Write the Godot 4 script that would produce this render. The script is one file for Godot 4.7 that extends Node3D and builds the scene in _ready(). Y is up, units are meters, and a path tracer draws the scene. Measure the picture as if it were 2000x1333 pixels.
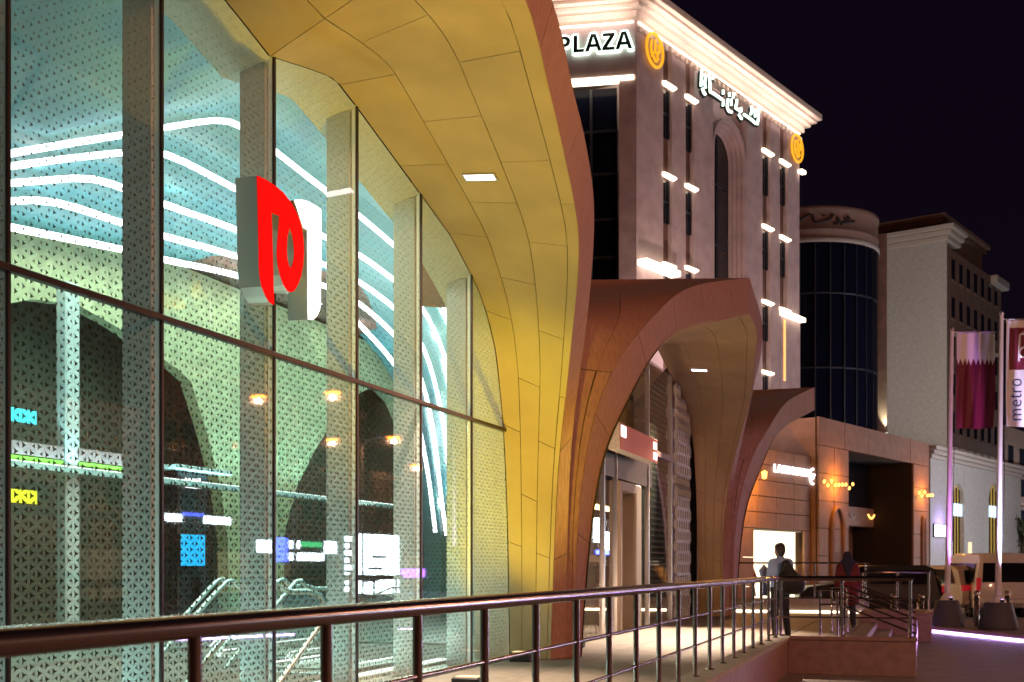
extends Node3D
# A metro station at night: arched canopies over a lit glass hall, a terrace with steel rails, and the street behind it.

const F := 2400.0            # focal length in pixels of the 2000 x 1333 photograph
const HORIZON := 1107.0
const EYE := 1.8             # camera above the lower pavement
const DECK := 0.46           # terrace in front of the station
const GLASS_X := -5.73
var ca := cos(atan(800.0 / F))
var sa := sin(atan(800.0 / F))
var M := {}
var taken := {}
var rng := RandomNumberGenerator.new()

# ---------------------------------------------------------------- pixels to directions
func ray(px: float, py: float) -> Vector3:
	var xc := (px - 1000.0) / F
	return Vector3(ca * xc - sa, (HORIZON - py) / F, -sa * xc - ca)
func on_x(px: float, py: float, x: float) -> Vector3:
	var r := ray(px, py)
	return r * (x / r.x) + Vector3(0, EYE, 0)
func on_y(px: float, py: float, y: float) -> Vector3:
	var r := ray(px, py)
	return r * ((y - EYE) / r.y) + Vector3(0, EYE, 0)
func on_d(px: float, py: float, d: float) -> Vector3:
	var r := ray(px, py)
	return r * (-d / r.z) + Vector3(0, EYE, 0)
func at_depth(px: float, py: float, z: float) -> Vector3:
	return ray(px, py) * z + Vector3(0, EYE, 0)
func cam_dir(xc: float, zc: float) -> Vector3:
	return (Vector3(ca, 0, -sa) * xc + Vector3(-sa, 0, -ca) * zc).normalized()

# ---------------------------------------------------------------- nodes
func numbered(called: String) -> String:
	taken[called] = taken.get(called, -1) + 1
	return called if taken[called] == 0 else "%s_%03d" % [called, taken[called]]
func tag(o: Node, label: String, category: String, group := "", kind := "") -> void:
	if label: o.set_meta("label", label)
	if category: o.set_meta("category", category)
	if group: o.set_meta("group", group)
	if kind: o.set_meta("kind", kind)
func thing(called: String, label: String, category: String, at := Vector3.ZERO, group := "", basis_ := Basis()) -> Node3D:
	var o := Node3D.new()
	o.name = numbered(called)
	add_child(o)
	o.transform = Transform3D(basis_, at)
	tag(o, label, category, group)
	return o
# a part whose mesh is given in world coordinates
func part(called: String, mesh: Mesh, mat: Material, parent: Node) -> MeshInstance3D:
	var o := MeshInstance3D.new()
	o.name = called
	o.mesh = mesh
	o.material_override = mat
	parent.add_child(o, true)
	o.global_transform = Transform3D()
	return o
# a part whose mesh is given in its parent's axes
func piece(called: String, mesh: Mesh, mat: Material, parent: Node, at := Vector3.ZERO) -> MeshInstance3D:
	var o := MeshInstance3D.new()
	o.name = called
	o.mesh = mesh
	o.material_override = mat
	parent.add_child(o, true)
	o.position = at
	return o
func group_part(called: String, parent: Node) -> Node3D:
	var o := Node3D.new()
	o.name = called
	parent.add_child(o, true)
	return o
func setting(called: String, mesh: Mesh, mat: Material, label: String) -> MeshInstance3D:
	var o := part(numbered(called), mesh, mat, self)
	o.set_meta("kind", "structure")
	o.set_meta("label", label)
	return o
func copy_thing(o: Node3D, at: Vector3, turn: float, label := "") -> Node3D:
	var base := String(o.name).rstrip("0123456789").rstrip("_")
	var c: Node3D = o.duplicate()
	c.name = numbered(base)
	add_child(c)
	c.position = at
	c.rotation.y = turn
	if label: c.set_meta("label", label)
	return c

# ---------------------------------------------------------------- meshes
func begin() -> SurfaceTool:
	var st := SurfaceTool.new()
	st.begin(Mesh.PRIMITIVE_TRIANGLES)
	st.set_smooth_group(-1)
	return st
func done(st: SurfaceTool) -> ArrayMesh:
	st.generate_normals()
	return st.commit()
func tri(st: SurfaceTool, a: Vector3, b: Vector3, c: Vector3) -> void:
	st.add_vertex(a); st.add_vertex(b); st.add_vertex(c)
func quad(st: SurfaceTool, a: Vector3, b: Vector3, c: Vector3, d: Vector3) -> void:
	tri(st, a, b, c); tri(st, a, c, d)
# box from lo to hi with chamfered edges (bev 0: plain)
func add_box(st: SurfaceTool, lo: Vector3, hi: Vector3, t := Transform3D(), bev := 0.0) -> void:
	var l := Vector3(minf(lo.x, hi.x), minf(lo.y, hi.y), minf(lo.z, hi.z))
	var h := Vector3(maxf(lo.x, hi.x), maxf(lo.y, hi.y), maxf(lo.z, hi.z))
	var b := minf(bev, 0.45 * minf(h.x - l.x, minf(h.y - l.y, h.z - l.z)))
	if b <= 0.0:
		var p := []
		for i in 8: p.append(t * Vector3(h.x if i & 1 else l.x, h.y if i & 2 else l.y, h.z if i & 4 else l.z))
		for q in [[0, 2, 3, 1], [4, 5, 7, 6], [0, 4, 6, 2], [1, 3, 7, 5], [2, 6, 7, 3], [0, 1, 5, 4]]:
			quad(st, p[q[0]], p[q[3]], p[q[2]], p[q[1]])
		return
	var v := {}
	for i in 8:
		var s := Vector3(1 if i & 1 else -1, 1 if i & 2 else -1, 1 if i & 4 else -1)
		var c := Vector3(h.x if i & 1 else l.x, h.y if i & 2 else l.y, h.z if i & 4 else l.z)
		for ax in 3:
			var q := c - s * b
			q[ax] = c[ax]
			v[[i, ax]] = t * q
	for ax in 3:
		var a1 := (ax + 1) % 3
		var a2 := (ax + 2) % 3
		for sd in 2:
			var k := []
			for w in [[0, 0], [1, 0], [1, 1], [0, 1]]: k.append((sd << ax) | (w[0] << a1) | (w[1] << a2))
			if sd == 1: k.reverse()
			quad(st, v[[k[0], ax]], v[[k[1], ax]], v[[k[2], ax]], v[[k[3], ax]])
		for w1 in 2:
			for w2 in 2:   # the edge along ax
				var i0 := (w1 << a1) | (w2 << a2)
				var i1 := i0 | (1 << ax)
				if w1 ^ w2: quad(st, v[[i0, a1]], v[[i1, a1]], v[[i1, a2]], v[[i0, a2]])
				else: quad(st, v[[i0, a2]], v[[i1, a2]], v[[i1, a1]], v[[i0, a1]])
	for i in 8:
		var odd := ((i & 1) + (i >> 1 & 1) + (i >> 2 & 1)) % 2 == 1
		if odd: tri(st, v[[i, 0]], v[[i, 2]], v[[i, 1]])
		else: tri(st, v[[i, 0]], v[[i, 1]], v[[i, 2]])
func box(lo: Vector3, hi: Vector3, bev := 0.0) -> ArrayMesh:
	var st := begin()
	add_box(st, lo, hi, Transform3D(), bev)
	return done(st)
# round bar along a line of points
func add_tube(st: SurfaceTool, pts: Array, r: float, sides := 10, r2 := -1.0, caps := true) -> void:
	st.set_smooth_group(0)
	var rings := []
	var up := Vector3.UP
	for i in pts.size():
		var dir: Vector3 = (pts[mini(i + 1, pts.size() - 1)] - pts[maxi(i - 1, 0)]).normalized()
		var side := dir.cross(up)
		if side.length() < 0.05: side = dir.cross(Vector3.RIGHT)
		side = side.normalized()
		up = side.cross(dir).normalized()
		var rr := r if r2 < 0 else lerpf(r, r2, float(i) / (pts.size() - 1))
		var ring := []
		for k in sides: ring.append(pts[i] + (side * cos(TAU * k / sides) + up * sin(TAU * k / sides)) * rr)
		rings.append(ring)
	for i in rings.size() - 1:
		for k in sides: quad(st, rings[i][k], rings[i][(k + 1) % sides], rings[i + 1][(k + 1) % sides], rings[i + 1][k])
	if caps:
		st.set_smooth_group(-1)
		for k in range(1, sides - 1):
			tri(st, rings[0][0], rings[0][k + 1], rings[0][k])
			tri(st, rings[-1][0], rings[-1][k], rings[-1][k + 1])
	st.set_smooth_group(-1)
func tube(pts: Array, r: float, sides := 10, r2 := -1.0) -> ArrayMesh:
	var st := begin()
	add_tube(st, pts, r, sides, r2)
	return done(st)
# turned profile [radius, height] about a vertical axis
func lathe(profile: Array, sides := 20, at := Vector3.ZERO) -> ArrayMesh:
	var st := begin()
	for i in profile.size() - 1:
		for k in sides:
			var q := []
			for w in [[i, k], [i, k + 1], [i + 1, k + 1], [i + 1, k]]:
				var an: float = TAU * (w[1] % sides) / sides
				q.append(at + Vector3(cos(an) * profile[w[0]][0], profile[w[0]][1], sin(an) * profile[w[0]][0]))
			st.set_smooth_group(1)
			quad(st, q[0], q[1], q[2], q[3])
	return done(st)
# outline (3D points in one plane) given thickness along n
func add_slab(st: SurfaceTool, outline: Array, n: Vector3, thick: float, holes := []) -> void:
	var o: Vector3 = outline[0]
	var ux: Vector3 = Vector3.UP.cross(n)
	if ux.length() < 0.01: ux = Vector3.RIGHT
	ux = ux.normalized()
	var uy := n.cross(ux).normalized()
	var to2 := func(p: Vector3) -> Vector2: return Vector2((p - o).dot(ux), (p - o).dot(uy))
	var poly := PackedVector2Array()
	for p in outline: poly.append(to2.call(p))
	if Geometry2D.is_polygon_clockwise(poly): poly.reverse()
	var rims := [poly]
	var full := poly
	for h in holes:
		var hp := PackedVector2Array()
		for p in h: hp.append(to2.call(p))
		if not Geometry2D.is_polygon_clockwise(hp): hp.reverse()
		rims.append(hp)
		var best := [1e9, 0, 0]
		for i in full.size():
			for j in hp.size():
				var dd := full[i].distance_to(hp[j])
				if dd < best[0]: best = [dd, i, j]
		var joined := PackedVector2Array()
		for i in best[1] + 1: joined.append(full[i])
		for j in hp.size() + 1: joined.append(hp[(best[2] + j) % hp.size()] + (Vector2(1e-4, 1e-4) if j == hp.size() else Vector2.ZERO))
		joined.append(full[best[1]] + Vector2(1e-4, 1e-4))
		for i in range(best[1] + 1, full.size()): joined.append(full[i])
		full = joined
	var ix := Geometry2D.triangulate_polygon(full)
	var to3 := func(q: Vector2) -> Vector3: return o + ux * q.x + uy * q.y
	for i in range(0, ix.size(), 3):
		var a: Vector3 = to3.call(full[ix[i]])
		var b: Vector3 = to3.call(full[ix[i + 1]])
		var c: Vector3 = to3.call(full[ix[i + 2]])
		if (b - a).cross(c - a).dot(n) > 0:
			var w := b
			b = c
			c = w
		tri(st, a, b, c)
		if thick > 0: tri(st, a - n * thick, c - n * thick, b - n * thick)
	if thick > 0:
		for rim in rims:
			for i in rim.size():
				var a: Vector3 = to3.call(rim[i])
				var b: Vector3 = to3.call(rim[(i + 1) % rim.size()])
				quad(st, a, a - n * thick, b - n * thick, b)
func slab(outline: Array, n: Vector3, thick: float, holes := []) -> ArrayMesh:
	var st := begin()
	add_slab(st, outline, n, thick, holes)
	return done(st)
# smooth curve through points, re-spaced to n + 1 points of equal steps
func spread(pts: Array, n: int, smooth := 0) -> Array:
	var fine := []
	for i in pts.size() - 1:
		var p0: Vector3 = pts[maxi(i - 1, 0)]
		var p3: Vector3 = pts[mini(i + 2, pts.size() - 1)]
		for k in 8: fine.append(pts[i].cubic_interpolate(pts[i + 1], p0, p3, k / 8.0) if smooth >= 0 else pts[i].lerp(pts[i + 1], k / 8.0))
	fine.append(pts[-1])
	var total := 0.0
	var cum := [0.0]
	for i in fine.size() - 1:
		total += fine[i].distance_to(fine[i + 1])
		cum.append(total)
	var out := []
	var j := 0
	for i in n + 1:
		var s := total * i / n
		while j < fine.size() - 2 and cum[j + 1] < s: j += 1
		out.append(fine[j].lerp(fine[j + 1], clampf((s - cum[j]) / maxf(cum[j + 1] - cum[j], 1e-6), 0, 1)))
	for pass_ in maxi(smooth, 0):
		var nxt := out.duplicate()
		for i in range(1, out.size() - 1): nxt[i] = (out[i - 1] + out[i] * 2.0 + out[i + 1]) * 0.25
		out = nxt
	return out
func along(curve: Array, u: float) -> Vector3:
	var s := clampf(u, 0, 1) * (curve.size() - 1)
	var i := mini(int(s), curve.size() - 2)
	return curve[i].lerp(curve[i + 1], s - i)
# a panel of a ruled surface between two curves, with a gap round it and edges going back
# back > 0: edges go away from 'heart', back < 0: towards it
func panel(A: Array, B: Array, u0: float, u1: float, v0: float, v1: float, gap: float, heart: Vector3, back: float, nu := 6, nv := 2) -> ArrayMesh:
	var S := func(u: float, v: float) -> Vector3: return along(A, u).lerp(along(B, u), v)
	var um := (u0 + u1) / 2
	var vm := (v0 + v1) / 2
	var lu: float = S.call(u0, vm).distance_to(S.call(um, vm)) + S.call(um, vm).distance_to(S.call(u1, vm))
	var lv: float = maxf(S.call(um, v0).distance_to(S.call(um, v1)), 0.02)
	var gu := minf(gap / maxf(lu, 0.02), 0.3) * (u1 - u0)
	var gv := minf(gap / lv, 0.3) * (v1 - v0)
	var st := begin()
	var g := []
	var bk := []
	for i in nu + 1:
		var row := []
		var rb := []
		var u := lerpf(u0 + gu, u1 - gu, float(i) / nu)
		for j in nv + 1:
			var v := lerpf(v0 + gv, v1 - gv, float(j) / nv)
			var p: Vector3 = S.call(u, v)
			row.append(p)
			rb.append(p + normal_of(A, B, u, v, heart) * back)
		g.append(row)
		bk.append(rb)
	st.set_smooth_group(0)
	for i in nu:
		for j in nv: quad(st, g[i][j], g[i + 1][j], g[i + 1][j + 1], g[i][j + 1])
	st.set_smooth_group(-1)
	for i in nu:
		for e in [0, nv]: quad(st, g[i][e], bk[i][e], bk[i + 1][e], g[i + 1][e])
	for j in nv:
		for e in [0, nu]: quad(st, g[e][j], bk[e][j], bk[e][j + 1], g[e][j + 1])
	return done(st)
func normal_of(A: Array, B: Array, u: float, v: float, heart: Vector3) -> Vector3:
	var p := along(A, u).lerp(along(B, u), v)
	var du := along(A, u + 0.01).lerp(along(B, u + 0.01), v) - along(A, u - 0.01).lerp(along(B, u - 0.01), v)
	var dv := along(B, u) - along(A, u)
	if dv.length() < 1e-4: dv = along(B, u + 0.02) - along(A, u + 0.02) + along(B, u - 0.02) - along(A, u - 0.02)
	var n := du.cross(dv).normalized()
	return n if n.dot(p - heart) > 0 else -n
func sheet(A: Array, B: Array, shift: Vector3, n: int, heart := Vector3.ZERO, back := 0.0) -> ArrayMesh:
	var st := begin()
	st.set_smooth_group(0)
	var pts := []
	for i in n + 1:
		var u := float(i) / n
		var row := []
		for v in [0.0, 1.0]: row.append(along(A if v < 0.5 else B, u) + shift + (normal_of(A, B, u, v, heart) * back if back != 0.0 else Vector3.ZERO))
		pts.append(row)
	for i in n: quad(st, pts[i][0], pts[i + 1][0], pts[i + 1][1], pts[i][1])
	return done(st)
func ring_text(t: String, size: float, depth: float, bold := true, font := "Droid Sans") -> TextMesh:
	var tm := TextMesh.new()
	var f := SystemFont.new()
	f.font_names = PackedStringArray([font])
	f.font_weight = 700 if bold else 400
	tm.font = f
	tm.text = t
	tm.font_size = 64
	tm.pixel_size = size / 46.0
	tm.depth = depth
	return tm

# ---------------------------------------------------------------- materials
func noise_tex(seed_: int, freq: float, lo: float, hi: float, size := 512, octaves := 4) -> NoiseTexture2D:
	var n := FastNoiseLite.new()
	n.seed = seed_
	n.frequency = freq
	n.fractal_octaves = octaves
	var t := NoiseTexture2D.new()
	t.width = size
	t.height = size
	t.seamless = true
	t.noise = n
	var g := Gradient.new()
	g.colors = PackedColorArray([Color(lo, lo, lo), Color(hi, hi, hi)])
	t.color_ramp = g
	return t
func mat(called: String, c: Color, rough := 0.8, metal := 0.0, tex: Texture2D = null, scale := 1.0, bump: Texture2D = null, bump_cm := 0.0) -> StandardMaterial3D:
	var m := StandardMaterial3D.new()
	m.resource_name = called
	m.albedo_color = c.linear_to_srgb()
	m.roughness = rough
	m.metallic = metal
	if tex or bump:
		m.uv1_triplanar = true
		m.uv1_world_triplanar = true
		m.uv1_scale = Vector3.ONE * scale
	if tex: m.albedo_texture = tex
	if bump:
		m.heightmap_enabled = true
		m.heightmap_texture = bump
		m.heightmap_scale = bump_cm
	M[called] = m
	return m
func lamp_mat(called: String, c: Color, energy: float) -> StandardMaterial3D:
	var m := mat(called, c * 0.45, 0.5)
	m.emission_enabled = true
	m.emission = c.linear_to_srgb()
	m.emission_energy_multiplier = energy
	return m
func glass_mat(called: String, c: Color, a: float, rough := 0.02) -> StandardMaterial3D:
	var m := mat(called, c, rough)
	m.albedo_color.a = a
	m.transparency = BaseMaterial3D.TRANSPARENCY_ALPHA
	return m
func omni(parent: Node, at: Vector3, c: Color, energy: float, size := 0.05) -> OmniLight3D:
	var l := OmniLight3D.new()
	l.name = "light"
	l.light_color = c.linear_to_srgb()
	l.light_energy = energy
	l.light_size = size
	l.omni_range = 80
	l.omni_attenuation = 2
	l.shadow_enabled = true
	parent.add_child(l, true)
	l.global_position = at
	return l
func spot(parent: Node, at: Vector3, to: Vector3, c: Color, energy: float, angle: float, soft := 0.6, size := 0.06) -> SpotLight3D:
	var l := SpotLight3D.new()
	l.name = "light"
	l.light_color = c.linear_to_srgb()
	l.light_energy = energy
	l.light_size = size
	l.spot_angle = angle
	l.spot_angle_attenuation = soft
	l.spot_range = 60
	l.spot_attenuation = 2
	l.shadow_enabled = true
	parent.add_child(l, true)
	var up := Vector3.UP if absf((to - at).normalized().y) < 0.98 else Vector3.RIGHT
	l.global_transform = Transform3D(Basis(), at).looking_at(to, up)
	return l
# area light of w x h whose long side follows 'axis' and which shines along 'dir'
func area(parent: Node, at: Vector3, axis: Vector3, dir: Vector3, w: float, h: float, c: Color, energy: float) -> AreaLight3D:
	var l := AreaLight3D.new()
	l.name = "light"
	l.light_color = c.linear_to_srgb()
	l.light_energy = energy
	l.area_size = Vector2(w, h)
	l.area_normalize_energy = true
	l.area_range = 60
	l.shadow_enabled = true
	parent.add_child(l, true)
	var z := -dir.normalized()
	var x := (axis - z * axis.dot(z)).normalized()
	l.global_transform = Transform3D(Basis(x, z.cross(x), z), at)
	return l

func materials() -> void:
	var fine := noise_tex(3, 0.05, 0.86, 1.0)
	var blotch := noise_tex(8, 0.012, 0.84, 1.0, 512, 6)
	var streak := noise_tex(31, 0.03, 0.74, 1.0, 512, 5)
	var grit := noise_tex(5, 0.3, 0.0, 1.0, 512, 3)
	var soft := noise_tex(11, 0.02, 0.0, 1.0)
	for k in 3: mat("soffit_%d" % k, Color(0.46, 0.35, 0.18) * (0.97 + 0.03 * k), 0.66 + 0.05 * k, 0.0, blotch, 0.12)
	mat("fascia", Color(0.43, 0.225, 0.17), 0.72, 0.0, streak).uv1_scale = Vector3(2.6, 0.22, 2.6)
	mat("shell", Color(0.43, 0.225, 0.17), 0.72, 0.0, streak).uv1_scale = Vector3(1.2, 0.3, 1.2)
	mat("joint", Color(0.035, 0.025, 0.02), 0.95)
	mat("vault", Color(0.2, 0.48, 0.56), 0.45, 0.0, fine, 0.8, soft, 0.25)
	mat("inner_wall", Color(0.5, 0.48, 0.27), 0.7, 0.0, blotch, 0.4)
	mat("reveal", Color(0.62, 0.62, 0.5), 0.6, 0.0, fine, 0.5)
	mat("fin", Color(0.52, 0.55, 0.52), 0.55, 0.0, fine, 0.7)
	mat("mullion", Color(0.05, 0.032, 0.03), 0.35, 0.6)
	mat("door_frame", Color(0.26, 0.22, 0.17), 0.5)
	mat("white_strip", Color(0.8, 0.82, 0.8), 0.4)
	mat("aluminium", Color(0.72, 0.72, 0.74), 0.3, 1.0)
	mat("frit", Color(0.42, 0.38, 0.22), 0.7)
	glass_mat("glass", Color(0.5, 0.7, 0.62), 0.03)
	glass_mat("balustrade", Color(0.45, 0.6, 0.55), 0.08)
	mat("steel", Color(0.38, 0.3, 0.28), 0.2, 1.0, fine, 3.0)
	mat("brushed", Color(0.7, 0.69, 0.64), 0.4, 1.0)
	mat("black", Color(0.015, 0.015, 0.017), 0.5)
	mat("dark", Color(0.03, 0.028, 0.03), 0.7)
	mat("paver", Color(0.22, 0.19, 0.165), 0.62, 0.0, blotch, 0.6, grit, 0.15)
	mat("kerb", Color(0.36, 0.3, 0.26), 0.75, 0.0, blotch, 0.5, grit, 0.2)
	mat("plinth", Color(0.28, 0.16, 0.15), 0.6, 0.0, blotch, 0.7, grit, 0.12)
	mat("pavement", Color(0.24, 0.21, 0.2), 0.55, 0.0, blotch, 0.3, grit, 0.15)
	mat("asphalt", Color(0.05, 0.05, 0.05), 0.7, 0.0, fine, 0.5, grit, 0.4)
	mat("tile", Color(0.42, 0.43, 0.38), 0.3, 0.0, fine, 0.5)
	mat("stucco", Color(0.56, 0.45, 0.46), 0.85, 0.0, blotch, 0.18, grit, 0.3)
	mat("stucco_dark", Color(0.17, 0.09, 0.075), 0.85, 0.0, blotch, 0.2, grit, 0.2)
	mat("cornice", Color(0.6, 0.52, 0.46), 0.75, 0.0, fine, 0.3)
	mat("window_dark", Color(0.012, 0.014, 0.02), 0.08)
	mat("curtain", Color(0.006, 0.007, 0.018), 0.15).metallic_specular = 0.2
	mat("frame_blue", Color(0.025, 0.03, 0.045), 0.5, 0.2)
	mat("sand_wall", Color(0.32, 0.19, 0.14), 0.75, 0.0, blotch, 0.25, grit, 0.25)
	mat("sand_dark", Color(0.2, 0.1, 0.07), 0.75, 0.0, blotch, 0.25)
	mat("pale_wall", Color(0.6, 0.56, 0.52), 0.8, 0.0, fine, 0.1)
	mat("brown_wall", Color(0.25, 0.14, 0.1), 0.85, 0.0, blotch, 0.15)
	mat("maroon", Color(0.15, 0.008, 0.03), 0.6)
	mat("flag_white", Color(0.75, 0.73, 0.75), 0.6)
	mat("navy", Color(0.02, 0.03, 0.12), 0.6)
	mat("pot", Color(0.1, 0.1, 0.14), 0.7, 0.0, fine, 2.0, grit, 0.2)
	mat("rubber", Color(0.02, 0.02, 0.02), 0.85)
	mat("tail_red", Color(0.35, 0.01, 0.02), 0.25)
	mat("leaf", Color(0.05, 0.075, 0.03), 0.7)
	mat("bark", Color(0.12, 0.08, 0.05), 0.9)
	lamp_mat("led", Color(0.86, 0.97, 1.0), 4.5)
	lamp_mat("led_soft", Color(0.9, 1.0, 0.95), 1.6)
	lamp_mat("downlight_glow", Color(1.0, 0.86, 0.9), 6.0)
	lamp_mat("sodium", Color(1.0, 0.24, 0.008), 40.0)
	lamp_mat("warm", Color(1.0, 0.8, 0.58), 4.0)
	lamp_mat("warm_dim", Color(1.0, 0.7, 0.4), 1.2)
	lamp_mat("sconce_glow", Color(1.0, 0.45, 0.08), 5.0)
	lamp_mat("sign_red", Color(0.9, 0.002, 0.002), 0.85).metallic_specular = 0.15
	lamp_mat("sign_white", Color(1, 0.97, 1), 2.5)
	lamp_mat("halo", Color(0.75, 1.0, 0.85), 2.5)
	lamp_mat("emblem_gold", Color(1.0, 0.45, 0.02), 1.0)
	lamp_mat("sign_green", Color(0.25, 0.85, 0.05), 0.9)
	lamp_mat("sign_yellow", Color(0.8, 0.85, 0.02), 0.9)
	lamp_mat("sign_cyan", Color(0.05, 0.7, 0.75), 0.9)
	lamp_mat("screen_blue", Color(0.01, 0.45, 0.9), 0.9)
	lamp_mat("purple_led", Color(0.75, 0.5, 1.0), 4.0)
	lamp_mat("board_white", Color(0.75, 0.9, 1.0), 40.0)
	lamp_mat("board_blue", Color(0.08, 0.12, 1.0), 22.0)
	lamp_mat("board_green", Color(0.1, 0.9, 0.3), 6.0)
	lamp_mat("board_warm", Color(1.0, 0.75, 0.3), 20.0)
	lamp_mat("board_purple", Color(0.45, 0.15, 1.0), 16.0)
	lamp_mat("shop_glow", Color(1.0, 0.88, 0.55), 2.2)
	lamp_mat("tail_glow", Color(0.8, 0.02, 0.04), 0.22)

# ---------------------------------------------------------------- the station
var G_: Array   # where the soffit meets the glass
var L_: Array   # lower edge of the canopy's rim
var U_: Array   # upper edge of the rim
var groove_near: Array
var groove_far: Array
var joints := [0.0, 0.075, 0.15, 0.225, 0.30, 0.375, 0.45, 0.5, 0.565, 0.635, 0.705, 0.775, 0.85, 0.925, 1.0]

func lean(y: float) -> float:      # how far left of the camera the rim stands at a height above the eye
	return 5.05 - (0.11 * (y - 1.0) * (y - 1.0) if y > 1.0 else 0.0)
func rim_point(px: float, py: float) -> Vector3:
	var r := ray(px, py)
	var lo := 3.0
	var hi := 60.0
	for i in 50:
		var t := (lo + hi) / 2
		if -t * r.x < lean(t * r.y): lo = t
		else: hi = t
	return r * lo + Vector3(0, EYE, 0)
func warped(c: Array) -> Array:
	var o := []
	for i in c.size():
		var t := float(i) / (c.size() - 1)
		o.append(along(c, t + 0.28 * t * (1.0 - t)))
	return o
func profile_curves() -> void:
	var far := []
	for q in [[527, 110], [600, 133], [653, 152], [700, 213], [822, 380], [880, 460], [916, 528], [939, 575], [956, 630], [969, 689], [977, 760], [983, 828], [988, 920], [992, 1040], [994, 1160], [996, 1284]]:
		far.append(on_x(q[0], q[1], GLASS_X))
	far[-1].y = DECK
	var near := []
	for i in range(far.size() - 1, 1, -1): near.append(Vector3(GLASS_X, far[i].y, -(18.4 + far[i].z)))
	near.append(Vector3(GLASS_X, EYE + 4.98, -8.2))
	near.append(Vector3(GLASS_X, EYE + 4.92, -9.33))
	near.append(far[0])
	G_ = spread(near, 48, -1)
	var g2 := spread(far, 48, -1)
	g2.remove_at(0)
	G_.append_array(g2)
	near = []
	for q in [[1136, 1292, 17.7], [1145, 1150, 17.75], [1162, 987, 17.9], [1185, 878, 18.1], [1213, 815, 18.4], [1252, 737, 19.0], [1281, 690, 19.6], [1310, 660, 20.4], [1345, 640, 21.3], [1392, 630, 22.8], [1464, 614, 25.0]]:
		near.append(on_d(q[0], q[1], q[2]) + Vector3(0, 0, 16))
	near[0].y = DECK
	L_ = spread(near, 48, 2)
	far = [near[-1]]
	for q in [[1030, 0], [1066, 146], [1100, 290], [1126, 417], [1132, 480], [1128, 560], [1118, 650], [1109, 740], [1100, 820], [1090, 920], [1085, 1020], [1080, 1150], [1075, 1290]]:
		far.append(rim_point(q[0], q[1]))
	far[-1].y = DECK
	g2 = warped(spread(far, 48, 2))
	g2.remove_at(0)
	L_.append_array(g2)
	near = []
	for q in [[1122, 1290, 17.4], [1126, 1130, 17.43], [1131, 987, 17.48], [1158, 823, 17.7], [1197, 722, 18.0], [1236, 663, 18.6], [1275, 620, 19.3], [1314, 581, 20.3], [1353, 560, 21.6], [1400, 550, 23.0], [1464, 543, 25.0]]:
		near.append(on_d(q[0], q[1], q[2]) + Vector3(0, 0, 16))
	near[0].y = DECK
	U_ = spread(near, 48, 2)
	far = [near[-1]]
	for q in [[1080, 0, 3.28], [1117, 167, 3.45], [1138, 247, 3.6], [1151, 316, 3.75], [1160, 380, 3.95], [1161, 456, 4.1], [1150, 600, 4.42], [1130, 750, 4.7], [1118, 850, 4.8], [1112, 950, 4.86], [1108, 1100, 4.9], [1105, 1290, 4.91]]:
		far.append(on_x(q[0], q[1], -q[2]))
	far[-1].y = DECK
	g2 = warped(spread(far, 48, 2))
	g2.remove_at(0)
	U_.append_array(g2)
	groove_near = []
	groove_far = []
	for i in 49:
		for s in 2:
			var p: Vector3 = U_[i] if s == 0 else U_[96 - i]
			var k := smoothstep(5.3, 7.6, p.y)
			var q := Vector3(-4.98 - 2.7 * k, p.y - 1.45 * k, -1.31 if s == 0 else -17.3)
			if s == 0: groove_near.append(q)
			else: groove_far.push_front(q)
func arch_y(d: float) -> float:
	for i in G_.size() - 1:
		if -G_[i].z <= d and d <= -G_[i + 1].z:
			return lerpf(G_[i].y, G_[i + 1].y, (d + G_[i].z) / maxf(-G_[i + 1].z + G_[i].z, 1e-5))
	return DECK

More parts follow.
